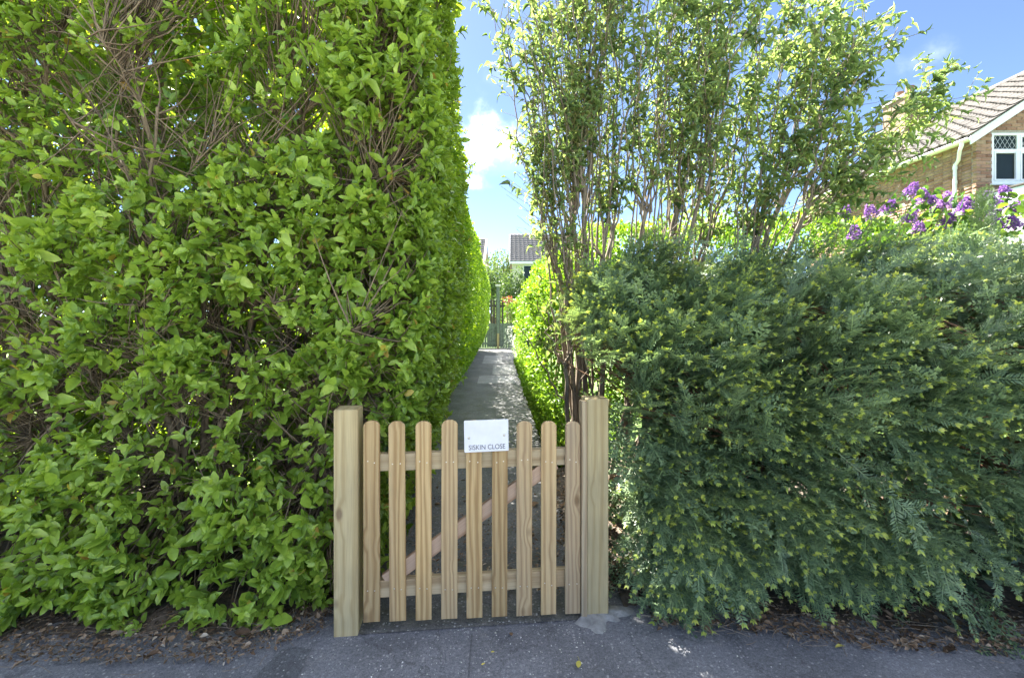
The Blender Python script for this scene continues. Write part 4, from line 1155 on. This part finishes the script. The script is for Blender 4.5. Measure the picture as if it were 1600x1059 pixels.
MB().bbox((-1.22, GY - .05, .62), (-1.04, GY - .034, .74), .004).build('letter_plate', M['dark_fence'], fg)
fp = thing('tall_post', 'tall thin grey post with a pale cap standing beside the far gate', 'post', (-.57, 18.35, 0))
MB().bbox((-.62, 18.30, -.05), (-.50, 18.42, 2.5), .006).build('shaft', M['grey_paint'], fp)
MB().bbox((-.66, 18.26, 2.5), (-.46, 18.46, 2.58), .012).build('cap', M['pale_cap'], fp)
MB().bbox((-.605, 18.27, -.02), (-.515, 18.2985, .62), .004).build('side_plank', M['post_wood'], fp)
ff = thing('board_fence', 'low green boarded fence to the right of the far gate', 'fence', (0, 18.4, 0))
for k in range(16):
    x0 = -.48 + k * .1; MB().box((x0, GY, .02), (x0 + .092, GY + .02, 1.02 + .01 * (k % 3))).build('board', M['grey_paint'], ff)
for z0 in (.2, .8): MB().box((-.48, GY + .022, z0), (1.1, GY + .06, z0 + .08)).build('rail', M['grey_paint'], ff)
df = thing('dark_slat_fence', 'tall dark slatted fence in the shade behind the far gate', 'fence', (-1.3, 19.3, 0))
for k in range(14):
    x0 = -2.0 + k * .12; MB().box((x0, 19.3, .02), (x0 + .075, 19.33, 2.0)).build('slat', M['dark_fence'], df)
for z0 in (.4, 1.7): MB().box((-2.0, 19.332, z0), (-.3, 19.37, z0 + .09)).build('rail', M['dark_fence'], df)


# ------------------------------------------------------------------ houses
def pantile(w, l, t=.034):
    """one interlocking roll tile lying in x (across) and y (up the slope), thickness z"""
    prof = [(0, .0), (.18, .028), (.36, .0), (.66, -.008), (1.0, .0)]; m = MB(); n = len(prof)
    vs = [(u * w, 0, z + t) for u, z in prof] + [(u * w, l, z + .004) for u, z in prof] + [(u * w, 0, z) for u, z in prof]
    fs = [(i, i + 1, n + i + 1, n + i) for i in range(n - 1)] + [(2 * n + i, 2 * n + i + 1, i + 1, i) for i in range(n - 1)]
    fs += [(2 * n, 0, n), (3 * n - 1, 2 * n - 1, n - 1)]
    return m.add(vs, fs)


house = thing('brick_house', 'brick house with tiled roof and white gutter at the right edge', 'house', (10.3, 10, 0))
CX, FY, EZ = 10.20, 10.0, 5.42      # near left corner, gable plane, eaves height
BY, RX, RZ = 15.6, 13.9, 7.86       # back gable, ridge x and height
BR_L, BR_H, MO = .215, .065, .010
slope = (RZ - EZ) / (RX - CX)
# mortar backing
WX0, WX1, WZ0, WZ1 = 10.555, 12.35, 4.25, 5.365      # window opening in the gable
gy = FY + .012; gl = lambda x: EZ - .02 + (x - CX) * slope
m = MB(); m.add([(CX + .012, gy, -.05), (WX0, gy, -.05), (WX0, gy, gl(WX0)), (CX + .012, gy, EZ - .02)], [(0, 1, 2, 3)])
m.add([(WX0, gy, -.05), (WX1, gy, -.05), (WX1, gy, WZ0), (WX0, gy, WZ0)], [(0, 1, 2, 3)])
m.add([(WX0, gy, WZ1), (WX1, gy, WZ1), (WX1, gy, gl(WX1)), (WX0, gy, gl(WX0))], [(0, 1, 2, 3)])
m.add([(WX1, gy, -.05), (17.6, gy, -.05), (17.6, gy, EZ), (RX, gy, gl(RX)), (WX1, gy, gl(WX1))], [(0, 1, 2, 3, 4)])
m.add([(CX + .012, FY + .012, -.05), (CX + .012, BY, -.05), (CX + .012, BY, EZ - .02), (CX + .012, FY + .012, EZ - .02)], [(0, 3, 2, 1)])
m.add([(CX + .012, BY, -.05), (17.6, BY, -.05), (17.6, BY, EZ), (RX, BY, RZ - .1), (CX + .012, BY, EZ - .02)], [(4, 3, 2, 1, 0)])
m.add([(17.6, FY + .012, -.05), (17.6, BY, -.05), (17.6, BY, EZ), (17.6, FY + .012, EZ)], [(0, 1, 2, 3)])
wall = m.build('wall', M['mortar'], house)
bm_full = MB().bbox((0, 0, 0), (BR_L, .10, BR_H), .004).mesh('brick', M['brick'])
cnt = 0; side_v = []; side_f = []; side_t = []; sb = 0
BOX_F = [(0, 3, 2, 1), (4, 5, 6, 7), (0, 1, 5, 4), (1, 2, 6, 5), (2, 3, 7, 6), (3, 0, 4, 7)]


def add_brick(x0, y0, z0, x1, y1, z1):
    global sb
    side_v.extend([(x0, y0, z0), (x1, y0, z0), (x1, y1, z0), (x0, y1, z0), (x0, y0, z1), (x1, y0, z1), (x1, y1, z1), (x0, y1, z1)])
    side_f.extend([tuple(i + sb for i in f) for f in BOX_F]); side_t.extend([random.random()] * 8); sb += 8


row = 0; z = .02
while z < 7.4:
    off = 0 if row % 2 == 0 else -(BR_L + MO) / 2
    x = CX + off
    while x < 12.6:
        xa, xb = max(x, CX), x + BR_L
        top_ok = z + BR_H < EZ - .03 + (xa - CX) * slope
        inside = xb > WX0 - .003 and xa < WX1 + .003 and z + BR_H > WZ0 - .003 and z < WZ1 + .003
        if inside and xa < WX0 - .06: xb = WX0 - .006; inside = False
        if top_ok and not inside and xb - xa > .05:
            if z > 3.3 and xa < 11.5 and cnt < 300 and xb - xa > .2:
                o = obj('brick', bm_full, wall); o.location = (xa, FY + random.uniform(-.002, .002), z); cnt += 1
            else: add_brick(xa, FY, z, xb, FY + .08, z + BR_H)
        x += BR_L + MO
    y = FY + (.105 if row % 2 == 0 else .0) + .004
    if row % 2: y = FY + .112
    while z < EZ - .12 and y < BY - .05:
        add_brick(CX, y, z, CX + .08, min(y + BR_L, BY - .01), z + BR_H); y += BR_L + MO
    z += BR_H + MO; row += 1
o = obj('brickwork', mesh_np('brickwork', np.array(side_v), np.array(side_f), M['brick'], np.array(side_t)), wall, 'stuff')
# roof: boarding, tiles, ridge, verge and eaves
sl = math.atan(slope); roof = MB()
ox = .22
roof.add([(CX - ox, FY - .12, EZ - ox * slope), (CX - ox, BY + .1, EZ - ox * slope), (RX, BY + .1, RZ), (RX, FY - .12, RZ), (17.8, BY + .1, EZ - ox * slope), (17.8, FY - .12, EZ - ox * slope)], [(0, 1, 2, 3), (3, 2, 4, 5)])
roof_o = roof.build('roof', M['mortar'], house)
TW, TL = .27, .245
tile_me = pantile(TW, TL + .06).mesh('tile', M['tile'])
Lr = math.hypot(RX - CX + ox, RZ - EZ + ox * slope); rows = int(Lr / TL) + 1; colsn = int((BY - FY + .3) / TW) + 1
ex = Vector((0, -1, 0)); ey = Vector((math.cos(sl), 0, math.sin(sl))); ez = ex.cross(ey)
if ez.z < 0: ez = -ez
cells = [(r, c) for r in range(rows) for c in range(colsn)]
def tile_mx(r, c):
    p = Vector((CX - ox - .05, BY + .12 - c * TW, EZ - (ox + .05) * slope)) + ey * (r * TL) + ez * (.018 + random.uniform(0, .008)) + ex * random.uniform(-.006, .006)
    Mx = Matrix.Identity(4)
    for k in range(3): Mx[k][0] = ex[k]; Mx[k][1] = ey[k]; Mx[k][2] = ez[k]; Mx[k][3] = p[k]
    return Mx
cells.sort(key=lambda q: -q[1] + .15 * q[0])          # the near end of the roof first
for (r, c) in cells[:300]:
    o = obj('tile', tile_me, roof_o); o.matrix_basis = tile_mx(r, c)
mm = MB()
for (r, c) in cells[300:]:
    Mx = tile_mx(r, c); mm.add([Mx @ v.co for v in tile_me.vertices], [tuple(p.vertices) for p in tile_me.polygons])
mm.build('back_tiles', M['tile'], roof_o, 'stuff')
for c in range(14):
    y0 = FY - .12 + c * .42; m = MB(); vs = []
    for yy in (y0, y0 + .41):
        for k in range(7): a = math.pi * k / 6; vs.append((RX + .14 * math.cos(a), yy, RZ - .02 + .13 * math.sin(a)))
    m.add(vs, [(k, k + 1, k + 8, k + 7) for k in range(6)]).build('ridge_tile', M['tile'], roof_o, smooth=True)


def barge(x0, z0, x1, z1, y0, y1, h, t):
    m = MB(); m.add([(x0, y0, z0), (x1, y0, z1), (x1, y0, z1 - h), (x0, y0, z0 - h), (x0, y1, z0), (x1, y1, z1), (x1, y1, z1 - h), (x0, y1, z0 - h)], [(3, 2, 1, 0), (4, 5, 6, 7), (0, 1, 5, 4), (2, 3, 7, 6), (0, 4, 7, 3), (1, 2, 6, 5)]); return m


barge(CX - ox - .04, EZ - (ox + .04) * slope - .005, RX, RZ - .005, FY - .15, FY - .121, .19, 0).build('bargeboard', M['white_paint'], house)
barge(RX, RZ - .005, 17.8, EZ - ox * slope - .005, FY - .15, FY - .121, .19, 0).build('bargeboard', M['white_paint'], house)
MB().box((CX - ox, FY - .118, EZ - .20), (CX - .003, BY, EZ - .185)).build('soffit', M['white_paint'], house)
m = MB(); gx, gz = CX - ox - .075, EZ - ox * slope - .075; vs = []
for yy in (FY - .16, BY + .1):
    for k in range(9): a = math.pi + math.pi * k / 8; vs.append((gx + .06 * math.cos(a), yy, gz + .06 * math.sin(a)))
    for k in range(9): a = math.pi + math.pi * k / 8; vs.append((gx + .054 * math.cos(a), yy, gz + .004 + .054 * math.sin(a)))
m.add(vs, [(k, k + 1, k + 19, k + 18) for k in range(8)] + [(k + 9, k + 27, k + 28, k + 10) for k in range(8)] + [(0, 18, 27, 9), (8, 17, 35, 26)])
m.build('gutter', M['white_paint'], house, smooth=True)
T = Tubes(); dx, dy = CX - .055, FY + .42
T.add([(gx, FY + .02, gz - .05), (gx, FY + .02, gz - .11), (gx + .05, FY + .12, gz - .19), (dx - .02, dy - .1, gz - .34), (dx, dy, gz - .42), (dx, dy, gz - .5), (dx, dy, 0)], [.036] * 7, 12)
dp = obj('downpipe', T.mesh('downpipe', M['white_paint']), house)
for zz in (gz - .52, 4.35, 3.2, 1.6):
    T = Tubes(); T.add([(dx, dy, zz), (dx, dy, zz + .04), (dx, dy, zz + .08)], [.043, .045, .043], 12); obj('collar', T.mesh('collar', M['white_paint']), dp)
# window: white frame, transom lights with leaded diamonds
win = bpy.data.objects.new('window', MB().box((WX0, FY + .075, WZ0), (WX1, FY + .082, WZ1)).mesh('window', M['dark_fence'])); COL.objects.link(win); adopt(win, house)  # dark backing panel standing for the unlit room
fr = MB(); y0, y1 = FY + .015, FY + .073
fr.bbox((WX0, y0, WZ0), (WX0 + .055, y1, WZ1), .004); fr.bbox((WX1 - .055, y0, WZ0), (WX1, y1, WZ1), .004)
fr.bbox((WX0 + .055, y0, WZ0), (WX1 - .055, y1, WZ0 + .06), .004); fr.bbox((WX0 + .055, y0, WZ1 - .055), (WX1 - .055, y1, WZ1), .004)
zt = WZ0 + .70; fr.bbox((WX0 + .055, y0, zt), (WX1 - .055, y1, zt + .06), .004)
mul = [WX0 + .56, WX0 + 1.14]
for xm in mul: fr.bbox((xm, y0 - .004, WZ0 + .06), (xm + .07, y1 - .002, WZ1 - .055), .004)
obj('frame', fr.mesh('frame', M['white_paint']), win)
xs_ = [WX0 + .055] + [v for xm in mul for v in (xm, xm + .07)] + [WX1 - .055]
for i in range(3):
    a, bq = xs_[2 * i], xs_[2 * i + 1]
    for z0, z1, sash in ((WZ0 + .06, zt, True), (zt + .06, WZ1 - .055, False)):
        s = .035 if sash or i else 0
        if s:
            f2 = MB(); f2.bbox((a, y0 - .014, z0), (a + s, y1 - .02, z1), .003); f2.bbox((bq - s, y0 - .014, z0), (bq, y1 - .02, z1), .003); f2.bbox((a + s, y0 - .014, z0), (bq - s, y1 - .02, z0 + s), .003); f2.bbox((a + s, y0 - .014, z1 - s), (bq - s, y1 - .02, z1), .003)
            obj('sash', f2.mesh('sash', M['white_paint']), win)
        obj('pane', MB().box((a + s, FY + .040, z0 + s), (bq - s, FY + .046, z1 - s)).mesh('pane', M['glass']), win)
        if not sash:      # leaded diamonds in the top lights
            ld = MB(); W_, H_ = bq - a - 2 * s, z1 - z0 - 2 * s; st = .105; k = -6
            for k in range(-8, 16):
                for sg in (1, -1):
                    pts = []
                    for u in (0.0, 1.0):
                        pass
                    c0 = k * st; A0 = (c0, 0.0); A1 = (c0 + sg * H_ * .62, H_)
                    t0, t1 = 0.0, 1.0; dxx = A1[0] - A0[0]
                    for lim, sgn_ in ((0, 1), (W_, -1)):
                        q0 = (A0[0] - lim) * sgn_; q1 = (A1[0] - lim) * sgn_
                        if q0 < 0 and q1 < 0: t0, t1 = 1, 0
                        elif q0 < 0: t0 = max(t0, q0 / (q0 - q1))
                        elif q1 < 0: t1 = min(t1, q0 / (q0 - q1))
                    if t1 - t0 > .02:
                        pa = (a + s + A0[0] + dxx * t0, z0 + s + H_ * t0); pb = (a + s + A0[0] + dxx * t1, z0 + s + H_ * t1)
                        w = .005; yl = FY + .0375 + (.001 if sg > 0 else 0)
                        ld.add([(pa[0] - w, yl, pa[1]), (pa[0] + w, yl, pa[1]), (pb[0] + w, yl, pb[1]), (pb[0] - w, yl, pb[1])], [(0, 1, 2, 3)])
            obj('lead_lattice', ld.mesh('lead_lattice', M['lead']), win)
obj('sill', MB().bbox((WX0 - .05, FY - .05, WZ0 - .05), (WX1 + .05, FY + .074, WZ0 - .002), .008).mesh('sill', M['white_paint']), win)
# flat-roofed white porch below the window
por = MB(); por.box((10.28, 9.0, -.05), (13.5, 9.97, 3.62)); po = por.build('porch', M['white_paint'], house)
obj('fascia', MB().bbox((10.2, 8.9, 3.622), (13.6, 9.98, 3.95), .01).mesh('fascia', M['white_paint']), po)
obj('flat_roof', MB().bbox((10.17, 8.87, 3.952), (13.63, 9.98, 3.99), .006).mesh('flat_roof', M['dark_fence']), po)
# chimney at the far end of the ridge
chm = MB().bbox((12.95, 15.0, 6.6), (13.65, 15.9, 8.55), .01).build('chimney', M['brick'], house)
obj('capping', MB().bbox((12.9, 14.95, 8.552), (13.7, 15.95, 8.66), .01).mesh('capping', M['mortar']), chm)
for q in (15.2, 15.6):
    T = Tubes(); T.add([(13.3, q, 8.64), (13.3, q, 8.8), (13.3, q, 8.98)], [.12, .11, .12], 12); obj('chimney_pot', T.mesh('chimney_pot', M['brick']), chm)


def far_house(label, x0, x1, y, ez_, rz_, depth, win_rects, gable_left):
    root = thing('far_house', label, 'house', ((x0 + x1) / 2, y, 0))
    m = MB(); m.box((x0, y, -.05), (x1, y + depth, ez_)); w = m.build('wall', M['render_wall'], root)
    ym = y + depth / 2
    MB().add([(x0 + .003, y + .003, ez_ + .002), (x0 + .003, y + depth - .003, ez_ + .002), (x0 + .003, ym, rz_ - .15)], [(0, 2, 1)]).build('gable', M['render_wall'], root)
    MB().add([(x1 - .003, y + .003, ez_ + .002), (x1 - .003, y + depth - .003, ez_ + .002), (x1 - .003, ym, rz_ - .15)], [(0, 1, 2)]).build('gable', M['render_wall'], root)
    r = MB(); r.add([(x0 - .15, y - .3, ez_ - .15), (x1 + .15, y - .3, ez_ - .15), (x1 + .15, ym, rz_), (x0 - .15, ym, rz_), (x1 + .15, y + depth + .3, ez_ - .15), (x0 - .15, y + depth + .3, ez_ - .15)], [(0, 1, 2, 3), (3, 2, 4, 5)])
    ro = r.build('roof', M['mortar'], root)
    # tiles on the near slope
    e1 = np.array([0, ym - y + .3, rz_ - ez_ + .15]); Ls = np.linalg.norm(e1); e1 /= Ls; nz = np.array([0, -e1[2], e1[1]])
    tv, tf = MB(), None; pm = pantile(.3, .38, .045); base_v = np.array(pm.v); Vs = []; Fs = []; k = 0; fl = [f for f in pm.f if len(f) == 4]
    for i in range(int(Ls / .33) + 1):
        for j in range(int((x1 - x0 + .3) / .3)):
            o_ = np.array([x0 - .15 + j * .3, y - .3, ez_ - .15]) + e1 * (i * .33) + nz * .02
            Vs.append(o_ + base_v[:, :1] * np.array([1, 0, 0]) + base_v[:, 1:2] * e1 + base_v[:, 2:] * nz); Fs.append(np.array(fl) + k); k += len(base_v)
    obj('tiles', mesh_np('tiles', np.concatenate(Vs), np.concatenate(Fs), M['far_tile']), ro, 'stuff')
    for xb in (x0 - .19, x1 + .15):
        m = MB(); m.add([(xb, y - .32, ez_ - .12), (xb, ym, rz_ + .05), (xb, ym, rz_ - .2), (xb, y - .32, ez_ - .37), (xb + .035, y - .32, ez_ - .12), (xb + .035, ym, rz_ + .05), (xb + .035, ym, rz_ - .2), (xb + .035, y - .32, ez_ - .37)], [(0, 1, 2, 3), (7, 6, 5, 4), (0, 4, 5, 1), (2, 6, 7, 3), (0, 3, 7, 4), (1, 5, 6, 2)]); m.build('bargeboard', M['white_paint'], root)
    MB().box((x0 - .15, y - .36, ez_ - .3), (x1 + .15, y - .325, ez_ - .13)).build('fascia', M['white_paint'], root)
    for (a, bq, c, d) in win_rects:
        f = MB().bbox((a, y - .04, c), (bq, y - .003, d), .01).build('window', M['white_paint'], root)
        for i in range(2):
            ww = (bq - a - .18) / 2; obj('pane', MB().box((a + .06 + i * (ww + .06), y - .048, c + .06), (a + .06 + i * (ww + .06) + ww, y - .041, d - .06)).mesh('pane', M['glass']), f)
    return root


far_house('cream house with grey tiled roof beyond the gate, partly hidden by the right-hand shrubs', 0.0, 7.5, 31, 5.1, 7.4, 7, [(.75, 2.3, 3.4, 4.75), (4.5, 6.2, 3.4, 4.75)], True)
far_house('distant house whose grey roof edge shows just right of the long clipped hedge', -9.5, -2.15, 33, 5.1, 7.4, 7, [(-4.5, -3.0, 3.4, 4.75)], False)

# ------------------------------------------------------------------ litter
def litter(name, label, x0, x1, y0f, y1, n, size, mat, seed):
    P = np.stack([rng.uniform(x0, x1, n), np.zeros(n), np.zeros(n)], -1)
    P[:, 1] = y0f(P[:, 0]) + np.abs(rng.normal(0, 1, n)) * (y1); P[:, 2] = .012 + rng.uniform(0, .022, n)
    D = rng.normal(0, 1, (n, 3)); D[:, 2] *= .22; Nn = UP + rng.normal(0, .35, (n, 3)); S = size * rng.lognormal(0, .4, n)
    big_ = rng.uniform(0, 1, n) < .06; S[big_] *= 1.9
    V, F, T = place(HEX, P, D, Nn, S, S * rng.uniform(.3, .7, n), np.clip(rng.beta(1.5, 1.7, n), 0, 1))
    A = P[: n // 9] + rng.normal(0, .05, (n // 9, 3)) * np.array([1, 1, 0]); ang = rng.uniform(0, 3.14, n // 9); ln = rng.uniform(.03, .14, n // 9)
    B = A + np.stack([np.cos(ang) * ln, np.sin(ang) * ln * .6, rng.normal(0, .006, n // 9)], -1); B[:, 2] = np.maximum(B[:, 2], .008)
    V2, F2 = twigs_batch(A, B, np.full(n // 9, .0017), np.full(n // 9, .001), 0, 3, 3)
    o = obj(name, mesh_np(name, V, F, mat, T), None, 'stuff'); o['label'] = label; o['category'] = 'leaf litter'
    o2 = obj('dead_twigs', mesh_np('dead_twigs', V2, F2, M['bark_pale'], smooth=True), None, 'stuff'); o2['label'] = 'fallen twigs in the ' + label; o2['category'] = 'twigs'


litter('leaf_litter', 'brown leaf litter under the left hedge', -3.4, -.80, lambda x: 1.76 + .18 * np.clip((x + 1.1) / .3, 0, 1), .24, 4600, .013, M['dry_leaf'], 1)
litter('leaf_litter', 'brown leaf litter under the yew on the right', .62, 4.2, lambda x: 1.95 - .13 * np.clip((x - .9) / .7, 0, 1), .13, 3600, .015, M['dry_leaf'], 2)
litter('leaf_litter', 'dark leaf litter on the path behind the gate', -.85, .62, lambda x: 2.2 + 0 * x, .7, 1200, .016, M['dry_leaf'], 3)
litter('leaf_litter', 'brown leaf litter beside the path just behind the right gate post', .30, .68, lambda x: 2.2 + 0 * x, 1.2, 1500, .020, M['dry_leaf'], 4)
# specks of petal and grit on the pavement
n = 420
P = np.stack([rng.normal(-.05, .55, n), rng.uniform(1.70, 2.02, n), np.full(n, .006)], -1); D = rng.normal(0, 1, (n, 3)); D[:, 2] = 0; S = .0035 * rng.lognormal(0, .45, n)
V, F, T = place(RHOMB, P, D, UP + rng.normal(0, .2, (n, 3)), S, S * .8, rng.uniform(0, 1, n))
o = obj('petal_specks', mesh_np('petal_specks', V, F, M['white_flower'], T), None, 'stuff'); o['label'] = 'tiny pale petals and grit scattered on the pavement'; o['category'] = 'petals'


def fallen(label, px, py, length, width, rot, mat, tint, tm, stalk=True, z=.008):
    Y = FPX * CAM_H / (py - HOR); p = at(px, py, Y); p[2] = z
    root = thing('fallen_leaf', label, 'leaf', tuple(p), rot)
    tv, tf = tm; me = mesh_np('blade', tv * np.array([width, length, length * .5]) + np.array([0, 0, .004]), tf, mat, np.full(len(tv), tint), True)
    obj('blade', me, root, world_coords=False)
    if stalk:
        T = Tubes(); T.add([(0, .003, .004), (.003, -length * .3, .005), (.01, -length * .62, .003)], [.0009, .0009, .0007], 4); obj('stalk', T.mesh('stalk', M['yellow_leaf']), root, world_coords=False)


fallen('yellow-green leaf with a long stalk lying on the pavement below the right post', 905, 1036, .036, .022, math.radians(165), M['yellow_leaf'], .3, OVATE[0])
fallen('small yellow leaf on the pavement below the gate, nearest the sign', 767, 1023, .016, .009, math.radians(-70), M['yellow_leaf'], .9, OVATE[1], False)
fallen('small yellow leaf at the bottom edge of the pavement below the gate', 752, 1043, .018, .008, math.radians(-50), M['yellow_leaf'], 1.0, OVATE[0], False)
fallen('small brown curled leaf on the pavement in front of the gate', 800, 997, .026, .017, math.radians(20), M['dry_leaf'], .4, OVATE[1], False)
fallen('long green and yellow leaf on the pavement edge under the yew', 1305, 1016, .055, .014, math.radians(-75), M['yellow_leaf'], .0, LANCE[0], False)
fallen('pale brown oak-coloured dead leaf on the soil under the left hedge', 92, 968, .042, .030, math.radians(60), M['dry_leaf'], .85, OVATE[3], True, .03)
fallen('reddish brown dead leaf on the soil under the left hedge', 158, 972, .036, .026, math.radians(-30), M['dry_leaf'], .55, OVATE[1], True, .03)
fallen('pale dry leaf under the front of the yew', 1252, 968, .050, .020, math.radians(-110), M['dry_leaf'], .95, OVATE[2], False, .025)
fallen('cream coloured dry leaf at the right under the yew', 1372, 975, .040, .022, math.radians(40), M['dry_leaf'], 1.0, OVATE[0], False, .025)
print('tris', sum(sum(len(p.vertices) - 2 for p in me.polygons) if len(me.polygons) < 3000 else len(me.polygons) * (len(me.polygons[0].vertices) - 2) for me in bpy.data.meshes))
